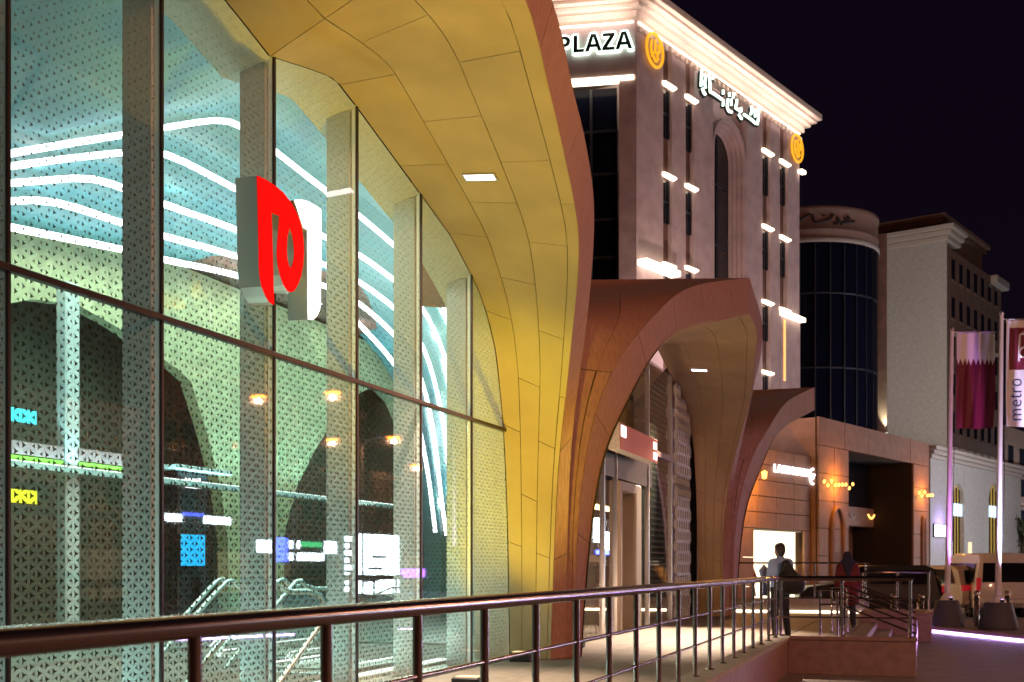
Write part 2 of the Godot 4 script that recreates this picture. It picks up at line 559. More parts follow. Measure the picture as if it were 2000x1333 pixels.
func canopy(parent: Node, whole := true) -> Node3D:
	var c := group_part("canopy_arch", parent)
	var heart := Vector3(-5.0, 2.0, -9.2)
	var vs := [0.0, 0.3, 0.62, 0.91, 1.0]
	for s in 4:
		var cuts := []
		for i in joints.size():
			var j: float = joints[i]
			if s % 2 == 1 and i > 0 and i < joints.size() - 1 and absf(j - 0.5) > 0.01: j += 0.035 if j < 0.5 else -0.035
			if s == 3 and i % 2 == 1 and absf(j - 0.5) > 0.01: continue
			cuts.append(j)
		for i in cuts.size() - 1:
			if not whole and cuts[i] > 0.49: continue
			part("soffit_panel", panel(G_, L_, cuts[i], cuts[i + 1], vs[s], vs[s + 1], 0.0045, heart, 0.04, 8, 2), M["soffit_%d" % ((i * 7 + s * 5) % 3)], c)
	part("soffit_backing", sheet(G_ if whole else G_.slice(0, 49), L_ if whole else L_.slice(0, 49), Vector3.ZERO, 96 if whole else 48, heart, 0.035), M.joint, c)
	for i in joints.size() - 1:
		if not whole and joints[i] > 0.49: continue
		part("rim_panel", panel(L_, U_, joints[i], joints[i + 1], 0.0, 1.0, 0.006, Vector3(3, 2, 10), 0.03, 8, 1), M.fascia, c)
	part("rim_backing", sheet(L_ if whole else L_.slice(0, 49), U_ if whole else U_.slice(0, 49), Vector3.ZERO, 96 if whole else 48, Vector3(3, 2, 10), 0.022), M.joint, c)
	for s in (2 if whole else 1):
		var a := U_.slice(0, 49) if s == 0 else U_.slice(48, 97)
		var b := groove_near if s == 0 else groove_far
		var cuts := [0.0, 0.36, 0.62, 0.82, 1.0] if s == 0 else [0.0, 0.18, 0.38, 0.64, 1.0]
		for i in 4:
			for v in [[0.0, 0.32], [0.32, 1.0]]:
				part("roof_panel", panel(a, b, cuts[i], cuts[i + 1], v[0], v[1], 0.005 if s == 0 else 0.001, heart, -0.03 if s == 0 else -0.002, 10, 2), M.shell, c)
		if s == 0: part("roof_backing", sheet(a, b, Vector3.ZERO, 48, heart, -0.025), M.joint, c)
	if not whole:
		part("end_cap", slab([L_[48], U_[48], U_[48] + Vector3(-2.6, 0, 0), G_[48]], Vector3(0, 0, -1), 0.05), M.shell, c)
	return c

var mull := []
func curtain_wall(parent: Node) -> void:
	var w := group_part("glass_wall", parent)
	for px in [15, 315, 535, 697, 822, 921]: mull.append(-on_x(px, 700, GLASS_X).z)
	mull.push_front(mull[0] - 1.755)
	mull.push_front(mull[0] - 1.755)
	mull.push_front(1.45)
	mull.append(17.06)
	var ty: float = on_x(315, 622, GLASS_X).y
	for i in mull.size() - 1:
		var d0: float = mull[i] + 0.02
		var d1: float = mull[i + 1] - 0.02
		var top := []
		for k in 13:
			var d := lerpf(d0, d1, k / 12.0)
			var y := arch_y(d) - 0.015
			if y > ty + 0.03 or k == 0: top.append(Vector3(GLASS_X, maxf(y, ty + 0.04), -d))
		var up := [Vector3(GLASS_X, ty + 0.03, -d0)]
		up.append_array(top)
		up.append(Vector3(GLASS_X, ty + 0.03, top[-1].z))
		if i > 0: part("glass_pane", slab(up, Vector3.RIGHT, 0.0), M.glass, w)
		part("glass_pane", slab([Vector3(GLASS_X, DECK, -d0), Vector3(GLASS_X, ty - 0.03, -d0), Vector3(GLASS_X, ty - 0.03, -minf(d1, 16.8)), Vector3(GLASS_X, DECK, -d1)], Vector3.RIGHT, 0.0), M.glass, w)
		if i > 1: frit(w, d0, d1)
		if i < mull.size() - 1 and i > 0:
			var d: float = mull[i]
			var y := arch_y(d) + 0.02
			part("mullion", box(Vector3(GLASS_X - 0.01, DECK, -d - 0.015), Vector3(GLASS_X + 0.014, y, -d + 0.015), 0.003), M.mullion, w)
			part("mullion_strip", box(Vector3(GLASS_X - 0.055, DECK, -d - 0.03), Vector3(GLASS_X - 0.016, y, -d + 0.012)), M.white_strip, w)
			part("mullion_fin", box(Vector3(GLASS_X - 0.35, DECK, -d - 0.03), Vector3(GLASS_X - 0.07, y - 0.06, -d + 0.03), 0.006), M.fin, w)
	part("transom", box(Vector3(GLASS_X - 0.03, ty - 0.024, -17.0), Vector3(GLASS_X + 0.04, ty + 0.024, -1.4), 0.006), M.mullion, w)
	part("sill", box(Vector3(GLASS_X - 0.1, DECK - 0.02, -17.1), Vector3(GLASS_X + 0.07, DECK + 0.035, -1.3), 0.008), M.aluminium, w)
	# pale reveal that follows the arch just inside the glass
	var inner := []
	for i in range(40, 97):
		var p: Vector3 = G_[i]
		var q: Vector3 = G_[mini(i + 1, 96)] - G_[maxi(i - 1, 0)]
		var n := Vector3(0, q.z, -q.y).normalized()
		if n.y > 0 or (absf(n.y) < 0.02 and n.z < 0): n = -n
		inner.append(p + n * 0.14 + Vector3(-0.5, 0, 0))
	var outer := []
	for i in range(40, 97): outer.append(G_[i] + Vector3(-0.012, 0, 0))
	part("arch_reveal", sheet(outer, inner, Vector3.ZERO, 56), M.reveal, w)

func frit(parent: Node, d0: float, d1: float) -> void:
	var s := 0.097
	var h := 0.077
	var v := PackedVector3Array()
	var n := PackedVector3Array()
	var x := GLASS_X - 0.004
	for ci in range(int(d0 / h), int(d1 / h) + 1):
		for ri in range(8, 150):
			for o in 2:
				# triangles of a lattice with vertical sides; o: pointing either way
				var yc := ri * s * 0.5
				if (ri + ci + o) % 2: continue
				var dc := ci * h + (h / 3.0 if o == 0 else h * 2.0 / 3.0)
				if dc < d0 + 0.03 or dc > d1 - 0.03 or yc < DECK + 0.06 or yc > arch_y(dc) - 0.07: continue
				var t := clampf((yc - 2.2) / 4.4, 0.0, 1.0)
				var k := lerpf(0.6, 0.16, t) * (1.0 if o == 0 else lerpf(0.75, 0.6, t))
				var r := s / sqrt(3.0) * k
				var pts := []
				for j in 6:
					var an := TAU * j / 6.0 + (0.0 if o == 0 else PI)
					var rr := r if j % 2 == 0 else r * lerpf(0.3, 0.42, t)
					pts.append(Vector3(x, yc + sin(an) * rr, -(dc + cos(an) * rr)))
				var c := Vector3(x, yc, -dc)
				for j in 6:
					v.append(c); v.append(pts[j]); v.append(pts[(j + 1) % 6])
					for q in 3: n.append(Vector3.RIGHT)
	if v.is_empty(): return
	var a := []
	a.resize(Mesh.ARRAY_MAX)
	a[Mesh.ARRAY_VERTEX] = v
	a[Mesh.ARRAY_NORMAL] = n
	var m := ArrayMesh.new()
	m.add_surface_from_arrays(Mesh.PRIMITIVE_TRIANGLES, a)
	part("printed_pattern", m, M.frit, parent).set_meta("kind", "stuff")

var led_curves := []
func hall(parent: Node) -> void:
	var h := group_part("hall", parent)
	var lines := [
		[7.4, [[20, 300], [130, 281], [250, 262], [322, 249], [440, 233], [480, 250], [540, 298], [647, 381], [700, 420], [778, 487], [824, 529], [855, 578], [880, 630], [905, 705], [921, 770], [936, 860], [944, 932]]],
		[8.7, [[20, 325], [130, 310], [250, 297], [305, 295], [345, 309], [465, 372], [647, 470], [700, 497], [778, 554], [824, 600], [855, 660], [880, 735], [895, 820], [903, 900]]],
		[10.2, [[20, 358], [100, 352], [180, 347], [250, 372], [322, 400], [465, 450], [647, 523], [700, 550], [778, 609], [824, 672], [850, 750], [870, 850], [881, 940]]],
		[11.4, [[20, 393], [100, 392], [250, 440], [322, 462], [465, 502], [647, 564], [700, 592], [778, 663], [824, 743], [849, 860], [860, 960], [872, 1046]]],
		[12.8, [[20, 444], [120, 464], [250, 490], [322, 508], [465, 539], [647, 597], [700, 632], [778, 722], [810, 800], [835, 920], [850, 1040]]]]
	var loft := []
	var g := []
	for i in range(0, 97, 3): g.append(G_[i] + Vector3(-0.2, 0.06, 0))
	loft.append(spread(g, 60, -1))
	for li in lines.size():
		var l = lines[li]
		var c := []
		for q in l[1]: c.append(on_x(q[0], q[1], -l[0]))
		var led := spread(c, 40, 1)
		led_curves.append(led)
		var a: Vector3 = c[0]
		var z: Vector3 = c[-1]
		var full := [Vector3(a.x, DECK, a.z + 8.5), Vector3(a.x, a.y - 2.6, a.z + 7.5), Vector3(a.x, a.y - 0.7, a.z + 4.5)]
		full.append_array(c)
		full.append(Vector3(z.x, (z.y + DECK) / 2, z.z - 0.25))
		full.append(Vector3(z.x, DECK, z.z - 0.3))
		for k in full.size():   # the shell lies just outside the strips
			if full[k].y > DECK + 0.1: full[k] += Vector3(0, 0.28, -0.25)
		loft.append(spread(full, 60, 0))
	var b := []
	for p in loft[-1]: b.append(p + Vector3(-0.75, 0.02, -0.5))
	loft.append(b)
	for i in loft.size() - 1: part("vault_bay", sheet(loft[i], loft[i + 1], Vector3.ZERO, 60), M.vault, h)
	for li in led_curves.size():
		var led: Array = led_curves[li]
		var st := begin()
		add_tube(st, led, 0.035 + 0.006 * li, 6)
		part("light_strip", done(st), M.led, h)
		for s in 4:
			var p: Vector3 = along(led, s / 4.0 + 0.02)
			var q: Vector3 = along(led, s / 4.0 + 0.23)
			var mid := along(led, s / 4.0 + 0.125)
			var dir := (q - p).normalized()
			var nrm := Vector3(0, dir.z, -dir.y)
			if nrm.y > 0: nrm = -nrm
			if nrm.y > -0.2: nrm = Vector3(0.0, -0.4, 1.0).normalized()
			area(h, mid + nrm * 0.1, dir, nrm, p.distance_to(q) * 0.9, 0.06, Color(0.66, 1.0, 0.78), 5.0)
	# added troughs, not known in the hall, that brighten the vault from below
	for t in [[-12.9, 3.4, 12.0, 30.0], [-6.35, DECK + 0.06, 6.0, 16.0]]:
		var zm: float = -(t[2] + t[3]) / 2
		var ln: float = t[3] - t[2]
		part("added_light_trough", box(Vector3(t[0] - 0.1, t[1] - 0.12, zm - ln / 2), Vector3(t[0] + 0.1, t[1] - 0.02, zm + ln / 2), 0.01), M.brushed, h)
		part("light_strip", box(Vector3(t[0] - 0.06, t[1] - 0.019, zm - ln / 2), Vector3(t[0] + 0.06, t[1] - 0.005, zm + ln / 2)), M.led_soft, h)  # glowing face of the added trough
		area(h, Vector3(t[0], t[1] + 0.01, zm), Vector3(0, 0, 1), Vector3(0.25 if t[0] < -10 else 0.1, 1, 0), ln, 0.1, Color(0.34, 0.92, 1.0) if t[0] < -10 else Color(0.55, 1.0, 0.88), 24.0 if t[0] < -10 else 12.0)
	# back wall with the arches of the far side: dark night behind them
	var bx := -13.55
	var wall := [Vector3(bx, DECK, -4), Vector3(bx, 7.6, -4), Vector3(bx, 7.6, -37), Vector3(bx, DECK, -37)]
	var hole_a := []
	for q in [[-120, 1190], [-120, 620], [60, 585], [150, 595], [230, 640], [300, 690], [345, 720], [372, 745], [405, 850], [430, 950], [445, 1060], [447, 1190]]: hole_a.append(on_x(q[0], q[1], bx))
	var hole_b := []
	for q in [[552, 1190], [556, 1040], [580, 950], [615, 880], [655, 815], [690, 775], [735, 752], [768, 785], [800, 860], [822, 950], [845, 1080], [850, 1190]]: hole_b.append(on_x(q[0], q[1], bx))
	for hole in [hole_b, hole_a]:
		hole[0].y = DECK
		hole[-1].y = DECK
		hole.reverse()
		wall.append_array(hole)
	part("back_wall", slab(wall, Vector3.RIGHT, 0.25), M.inner_wall, h)
	part("end_wall", box(Vector3(-13.5, DECK - 2.0, -37.2), Vector3(-7.3, 7.6, -37.0)), M.inner_wall, h)
	part("end_wall", box(Vector3(-13.5, DECK - 2.0, -0.6), Vector3(-5.5, 7.6, -0.4)), M.inner_wall, h)
	part("far_screen", box(Vector3(-15.3, DECK - 1.5, -37), Vector3(-15.2, 7.6, -4)), M.far_screen, h)
	# dividing posts and head beams in the near opening
	for q in [[118, 146], [-20, -4]]:
		var a := on_x(q[0], 1000, bx + 0.4)
		var e := on_x(q[1], 1000, bx + 0.4)
		part("post", box(Vector3(bx + 0.3, DECK, a.z), Vector3(bx + 0.5, 6.4, e.z), 0.02), M.fin, h)
	for q in [[16, 118], [146, 240]]:
		var a := on_x(q[0], 886 if q[0] < 100 else 900, bx + 0.45)
		var e := on_x(q[1], 908 if q[0] < 100 else 920, bx + 0.45)
		part("head_light", box(Vector3(bx + 0.38, e.y, e.z), Vector3(bx + 0.5, a.y - 0.02, a.z)), M.sign_green, h)
		part("head_beam", box(Vector3(bx + 0.3, a.y, e.z), Vector3(bx + 0.52, a.y + 0.2, a.z)), M.plinth, h)
	part("lobby_wall", box(Vector3(-7.3, DECK, -31.5), Vector3(-7.15, 6.3, -22.0)), M.inner_wall, h)
	var floor_ := begin()
	add_box(floor_, Vector3(-15.2, DECK - 0.3, -37), Vector3(-11.6, DECK - 0.004, -0.6))
	add_box(floor_, Vector3(-11.6, DECK - 0.3, -37), Vector3(-5.85, DECK - 0.004, -20.0))
	add_box(floor_, Vector3(-6.6, DECK - 0.3, -20.0), Vector3(-5.85, DECK - 0.004, -0.6))
	part("hall_floor", done(floor_), M.tile, h)
	part("pit_wall", box(Vector3(-11.7, -4.2, -20.0), Vector3(-11.6, DECK - 0.31, -0.6)), M.inner_wall, h)
	part("pit_wall", box(Vector3(-6.7, -4.2, -20.0), Vector3(-6.6, DECK - 0.31, -0.6)), M.inner_wall, h)
	part("pit_wall", box(Vector3(-11.7, -4.2, -20.2), Vector3(-6.6, DECK - 0.31, -20.0)), M.inner_wall, h)
	part("pit_floor", box(Vector3(-11.7, -4.4, -20.2), Vector3(-6.6, -4.2, -0.6)), M.tile, h)

func escalator(cx: float, top_d: float, label: String) -> void:
	# rises from the pit near the camera to the hall floor at top_d
	var t := thing("escalator", label, "escalator", Vector3(cx, DECK, -top_d), "escalators in the glass hall")
	var slope := 0.577
	var w := 0.52
	var run := 8.0
	var lo := Vector3(0, -run * slope, run)
	var st := begin()
	for s in [-1, 1]:
		var x0: float = s * w
		var a := [Vector3(x0, 0.0, -1.6), Vector3(x0, 0.0, 0.0), lo + Vector3(x0, 0, 0), lo + Vector3(x0, -0.5, 0), Vector3(x0, -0.5, 0.2), Vector3(x0, -0.3, -1.6)]
		for i in range(1, 5): tri(st, a[0], a[i], a[i + 1])
		var sk := []
		for p in a: sk.append(p + Vector3(s * 0.16, 0, 0))
		for i in range(1, 5): tri(st, sk[0], sk[i], sk[i + 1])
		for i in 2: quad(st, a[i], a[i + 1], sk[i + 1], sk[i])
	piece("side_truss", done(st), M.brushed, t)
	for s in [-1, 1]:
		var x1: float = s * (w + 0.08)
		var r := [Vector3(x1, 0.35, -1.75), Vector3(x1, 0.7, -1.88), Vector3(x1, 0.95, -1.7), Vector3(x1, 0.98, -1.4), Vector3(x1, 0.98, -0.2), Vector3(x1, 0.9, 0.25)]
		r.append(lo + Vector3(x1, 0.85, 0))
		piece("handrail", tube(spread(r, 30, 1), 0.04, 8), M.brushed, t)
		var gl := begin()
		quad(gl, Vector3(x1, 0.02, -1.6), Vector3(x1, 0.93, -1.6), Vector3(x1, 0.93, 0), Vector3(x1, 0.02, 0))
		quad(gl, Vector3(x1, 0.02, 0), Vector3(x1, 0.93, 0), lo + Vector3(x1, 0.85, 0), lo + Vector3(x1, 0, 0))
		piece("balustrade_glass", done(gl), M.balustrade, t)
		piece("skirt_light", tube([Vector3(x1 - s * 0.02, 0.05, -1.5), Vector3(x1 - s * 0.02, 0.05, 0), lo + Vector3(x1 - s * 0.02, 0.05, 0)], 0.014, 6), M.led_soft, t)
	var step := box(Vector3(-w + 0.02, -0.2, -0.2), Vector3(w - 0.02, 0, 0.2), 0.01)
	for i in 18: piece("step", step, M.aluminium, t, Vector3(0, -0.02 - i * 0.4 * slope, 0.2 + i * 0.4))
	piece("landing_plate", box(Vector3(-w, -0.05, -1.6), Vector3(w, 0.002, 0.0)), M.brushed, t)

func station() -> void:
	profile_curves()
	var s := thing("metro_station", "station building with sweeping arched concrete canopies over patterned glass walls", "building", Vector3(-9, DECK, -16))
	var c := canopy(s)
	var c2: Node3D = c.duplicate()
	c2.name = "canopy_arch"
	s.add_child(c2, true)
	c2.position = c.position + Vector3(0, 0, -16)
	canopy(s, false).position.z -= 32
	part("roof_slab", box(Vector3(-16, 7.7, -41), Vector3(-7.7, 7.9, 2)), M.shell, s)
	curtain_wall(s)
	hall(s)
	escalator(-7.7, 14.5, "steel escalator with glass sides closest to the patterned glass wall")
	escalator(-9.6, 16.5, "steel escalator between the other two in the glass hall")
	escalator(-11.0, 18.5, "steel escalator deepest inside the glass hall")
	# second bay: lobby front behind the second arch
	var w := group_part("lobby_front", s)
	var x := GLASS_X
	for q in [[17.6, 20.4], [20.4, 22.6], [22.6, 23.6], [25.3, 26.6], [26.6, 29.2]]:
		part("glass_pane", box(Vector3(x - 0.004, DECK, -q[1] + 0.03), Vector3(x, 4.3, -q[0] - 0.03)), M.glass, w)
		part("glass_pane", box(Vector3(x - 0.004, 4.42, -q[1] + 0.03), Vector3(x, 6.4, -q[0] - 0.03)), M.glass, w)
		part("mullion", box(Vector3(x - 0.03, DECK, -q[1] - 0.03), Vector3(x + 0.05, 6.4, -q[1] + 0.03)), M.aluminium, w)
	part("head_band", box(Vector3(x - 0.05, 4.3, -29.4), Vector3(x + 0.06, 4.42, -17.6)), M.plinth, w)
	part("upper_band", box(Vector3(x - 0.3, 3.55, -27.0), Vector3(x + 0.02, 4.28, -22.5)), M.mullion, w)
	part("portal_jamb", box(Vector3(x - 0.4, DECK, -25.5), Vector3(x + 0.12, 3.5, -25.0), 0.02), M.door_frame, w)
	part("portal_jamb", box(Vector3(x - 0.4, DECK, -23.75), Vector3(x + 0.12, 3.5, -23.6), 0.02), M.door_frame, w)
	part("portal_head", box(Vector3(x - 0.4, 3.3, -25.0), Vector3(x + 0.12, 3.5, -23.75), 0.02), M.door_frame, w)
	part("lift_door", box(Vector3(x - 0.38, DECK, -24.98), Vector3(x - 0.34, 3.3, -24.38)), M.brushed, w)
	part("lift_door", box(Vector3(x - 0.38, DECK, -24.36), Vector3(x - 0.34, 3.3, -23.77)), M.brushed, w)
	var dots := begin()
	for q in [[17.7, 22.5], [26.8, 29.0]]:
		var d: float = q[0]
		while d < q[1]:
			for r in 44:
				var yy := DECK + 0.1 + r * 0.13
				var dd := d + (0.11 if r % 2 else 0.0)
				if yy > arch_y(dd - 16) - 0.1: continue
				var p := Vector3(x - 0.008, yy, -dd)
				tri(dots, p + Vector3(0, 0.035, 0), p + Vector3(0, -0.022, 0.05), p + Vector3(0, -0.022, -0.05))
			d += 0.22
	part("printed_pattern", done(dots), M.frit, w).set_meta("kind", "stuff")
	# pierced screen of hexagons beside the lobby
	var scr := group_part("hexagon_screen", s)
	for r in 22:
		for k in 6:
			var yy := DECK + 0.2 + r * 0.27
			var dd := 29.5 + k * 0.31 + (0.155 if r % 2 else 0.0)
			if yy > arch_y(dd - 16.0) - 0.2: continue
			var o := []
			var hh := []
			for j in 6:
				var an := TAU * (j + 0.5) / 6.0
				o.append(Vector3(x + 0.12, yy + sin(an) * 0.178, -dd - cos(an) * 0.178))
				hh.append(Vector3(x + 0.12, yy + sin(an) * 0.135, -dd - cos(an) * 0.135))
			part("hexagon", slab(o, Vector3.RIGHT, 0.06, [hh]), M.fin, scr)
	part("screen_back", box(Vector3(x - 0.1, DECK, -31.6), Vector3(x - 0.02, 6.0, -29.3)), M.plinth, scr)
	part("bay_infill", box(Vector3(x - 0.3, DECK, -37.5), Vector3(x - 0.1, 6.4, -33.5)), M.dark, s)
	lights_of_station(s)

func downlight(at: Vector3, n: Vector3, label: String, energy: float, aim: Vector3) -> void:
	var t := thing("downlight", label, "lamp", at, "rectangular lamps set in the arched soffits")
	var z := n.normalized()
	var xx := Vector3(1, 0, 0)
	xx = (xx - z * xx.dot(z)).normalized()
	var b := Basis(xx, z.cross(xx), z)
	var st := begin()
	var f := Transform3D(b, at)
	for q in [[-0.2, -0.075, 0.2, -0.06], [-0.2, 0.06, 0.2, 0.075], [-0.2, -0.06, -0.18, 0.06], [0.18, -0.06, 0.2, 0.06]]:
		add_box(st, Vector3(q[0], q[1], -0.03), Vector3(q[2], q[3], 0.014), f)
	part("frame", done(st), M.aluminium, t)
	st = begin()
	add_box(st, Vector3(-0.18, -0.06, -0.03), Vector3(0.18, 0.06, 0.004), f)
	part("lens", done(st), M.downlight_glow, t)
	spot(t, at + z * 0.07, aim, Color(1.0, 0.72, 0.5), energy, 26, 0.9, 0.06)

func soffit_at(px: float, py: float, shift: float) -> Array:
	# point of the soffit seen at a pixel: [place, normal]
	var r := ray(px, py)
	var best := [1e9, Vector3.ZERO, Vector3.UP]
	for i in 96:
		for j in 24:
			var a: Vector3 = G_[i].lerp(L_[i], j / 24.0) + Vector3(0, -EYE, -shift)
			var e := a.cross(r).length() / r.length()
			if e < best[0] and a.dot(r) > 0:
				var du: Vector3 = G_[i + 1].lerp(L_[i + 1], j / 24.0) - G_[i].lerp(L_[i], j / 24.0)
				var dv: Vector3 = L_[i] - G_[i]
				var n := du.cross(dv).normalized()
				if n.y > 0: n = -n
				best = [e, a + Vector3(0, EYE, 0), n]
	return [best[1], best[2]]

func lights_of_station(s: Node3D) -> void:
	var a := soffit_at(938, 351, 0)
	downlight(a[0] + a[1] * 0.01, a[1], "lit rectangular lamp in the yellow soffit beside the red sign", 110.0, on_y(890, 1335, DECK))
	a = soffit_at(1368, 721, 16)
	downlight(a[0] + a[1] * 0.01, a[1], "lit rectangular lamp in the soffit of the second arch, over the lobby door", 300.0, on_y(1315, 1240, DECK))
	# floor uplights washing the soffit; all but the column foot lamp are added
	var spots := [[-5.35, 16.5, Vector3(-4.4, 6.2, -15.6), 5.0], [-4.7, 12.6, Vector3(-5.5, 3.6, -16.9), 30.0], [-3.4, 9.2, Vector3(-4.4, 6.6, -12.4), 32.0], [-5.45, 19.6, Vector3(-4.4, 6.2, -27.0), 16.0]]
	for q in spots:
		var u := thing("floor_uplight", "added small black floor lamp box hidden behind the yellow column" if q[1] > 18 else "small black floor lamp box at the foot of the yellow column" if q[1] > 16 else ("added small black floor lamp box between the red sign and the yellow column" if q[1] > 10 else "added small black floor lamp box on the walk beside the red sign"), "lamp", Vector3(q[0], DECK, -q[1]), "floor lamps along the glass")
		piece("housing", box(Vector3(-0.16, 0, -0.13), Vector3(0.16, 0.13, 0.13), 0.015), M.black, u)
		piece("lens", box(Vector3(-0.12, 0.131, -0.09), Vector3(0.12, 0.14, 0.09)), M.warm_dim, u)
		spot(u, Vector3(q[0], DECK + 0.2, -q[1]), q[2], Color(1.0, 0.62, 0.4) if q[1] > 18 else Color(1.0, 0.64, 0.02) if q[1] < 10 else Color(1.0, 0.78, 0.01), q[3], 50 if q[1] > 16 else (42 if q[1] < 10 else 25), 0.9, 0.08)

# ---------------------------------------------------------------- terrace and rails
func terrace() -> void:
	setting("ground", box(Vector3(-60, -0.3, -260), Vector3(120, 0.0, 60)), M.pavement, "wide paved ground of the lower pavement and the district")
	setting("road", box(Vector3(8.0, 0.0, -260), Vector3(21.5, 0.008, 60)), M.asphalt, "dark asphalt road beside the station")
	var deck := begin()
	add_box(deck, Vector3(-16, 0.0, -38), Vector3(-2.46, DECK - 0.04, 4))
	add_box(deck, Vector3(-2.46, 0.0, -38), Vector3(-1.35, DECK - 0.04, -21.25))
	var d := setting("terrace", done(deck), M.kerb, "raised terrace in front of the station")
	for i in 3:
		for k in 28:
			var x0 := -5.62 + i * 1.055
			var z0 := -6.0 - k * 1.1
			piece("paving_slab", box(Vector3(x0, DECK - 0.04, z0 - 1.092), Vector3(x0 + 1.047, DECK + 0.001 * ((i * 7 + k * 3) % 3), z0), 0.006), M.paver, d)
	for k in 13:
		piece("paving_slab", box(Vector3(-2.44, DECK - 0.04, -22.35 - k * 1.1), Vector3(-1.36, DECK, -21.26 - k * 1.1), 0.006), M.paver, d)
	# parapet kerb along the edge
	var w := thing("parapet", "low reddish parapet wall with a pale cap under the long steel rail", "wall", Vector3(-2.28, 0, -21.2))
	part("wall_face", box(Vector3(-2.42, 0, -21.0), Vector3(-2.12, 0.56, 4), 0.01), M.plinth, w)
	for k in 19: part("cap_stone", box(Vector3(-2.45, 0.56, -21.2 + k * 1.3), Vector3(-2.09, 0.62, -19.906 + k * 1.3), 0.008), M.kerb, w)
	w = thing("ramp_wall", "low brown wall at the corner below the steel rail", "wall", Vector3(-1.1, 0, -21.1))
	part("wall_face", box(Vector3(-2.119, 0, -21.2), Vector3(-0.08, 0.575, -20.95), 0.01), M.plinth, w)
	part("cap_stone", box(Vector3(-2.085, 0.575, -21.22), Vector3(-0.06, 0.64, -20.93), 0.008), M.plinth, w)
	w = thing("stair_wall", "low brown block wall on the far side of the steps", "wall", Vector3(-0.6, 0, -31))
	part("wall_face", box(Vector3(-1.4, 0, -33.2), Vector3(0.24, 0.64, -30.9), 0.01), M.plinth, w)
	part("cap_stone", box(Vector3(-1.42, 0.641, -33.22), Vector3(0.26, 0.7, -30.88), 0.008), M.plinth, w)
	var st := thing("steps", "short flight of brown stone steps between two low walls", "stairs", Vector3(-0.7, 0, -26))
	for i in 3: part("step", box(Vector3(-1.345, 0.0, -30.88), Vector3(-1.345 + 0.34 * (3 - i), 0.152 * (i + 1) - 0.004 * i, -21.23), 0.01), M.kerb, st)
	# back parapet with a strip of light
	w = thing("back_wall", "low wall with a glowing warm strip at the end of the terrace", "wall", Vector3(-3.5, DECK, -36))
	part("wall_face", box(Vector3(-5.6, DECK, -36.2), Vector3(-1.4, DECK + 0.42, -36.0), 0.01), M.kerb, w)
	part("light_strip", box(Vector3(-5.5, DECK + 0.012, -35.99), Vector3(-1.5, DECK + 0.075, -35.96)), M.warm, w)
	area(w, Vector3(-3.5, DECK + 0.05, -35.94), Vector3.RIGHT, Vector3(0, -0.4, 1), 4.0, 0.05, Color(1.0, 0.66, 0.35), 1.2)

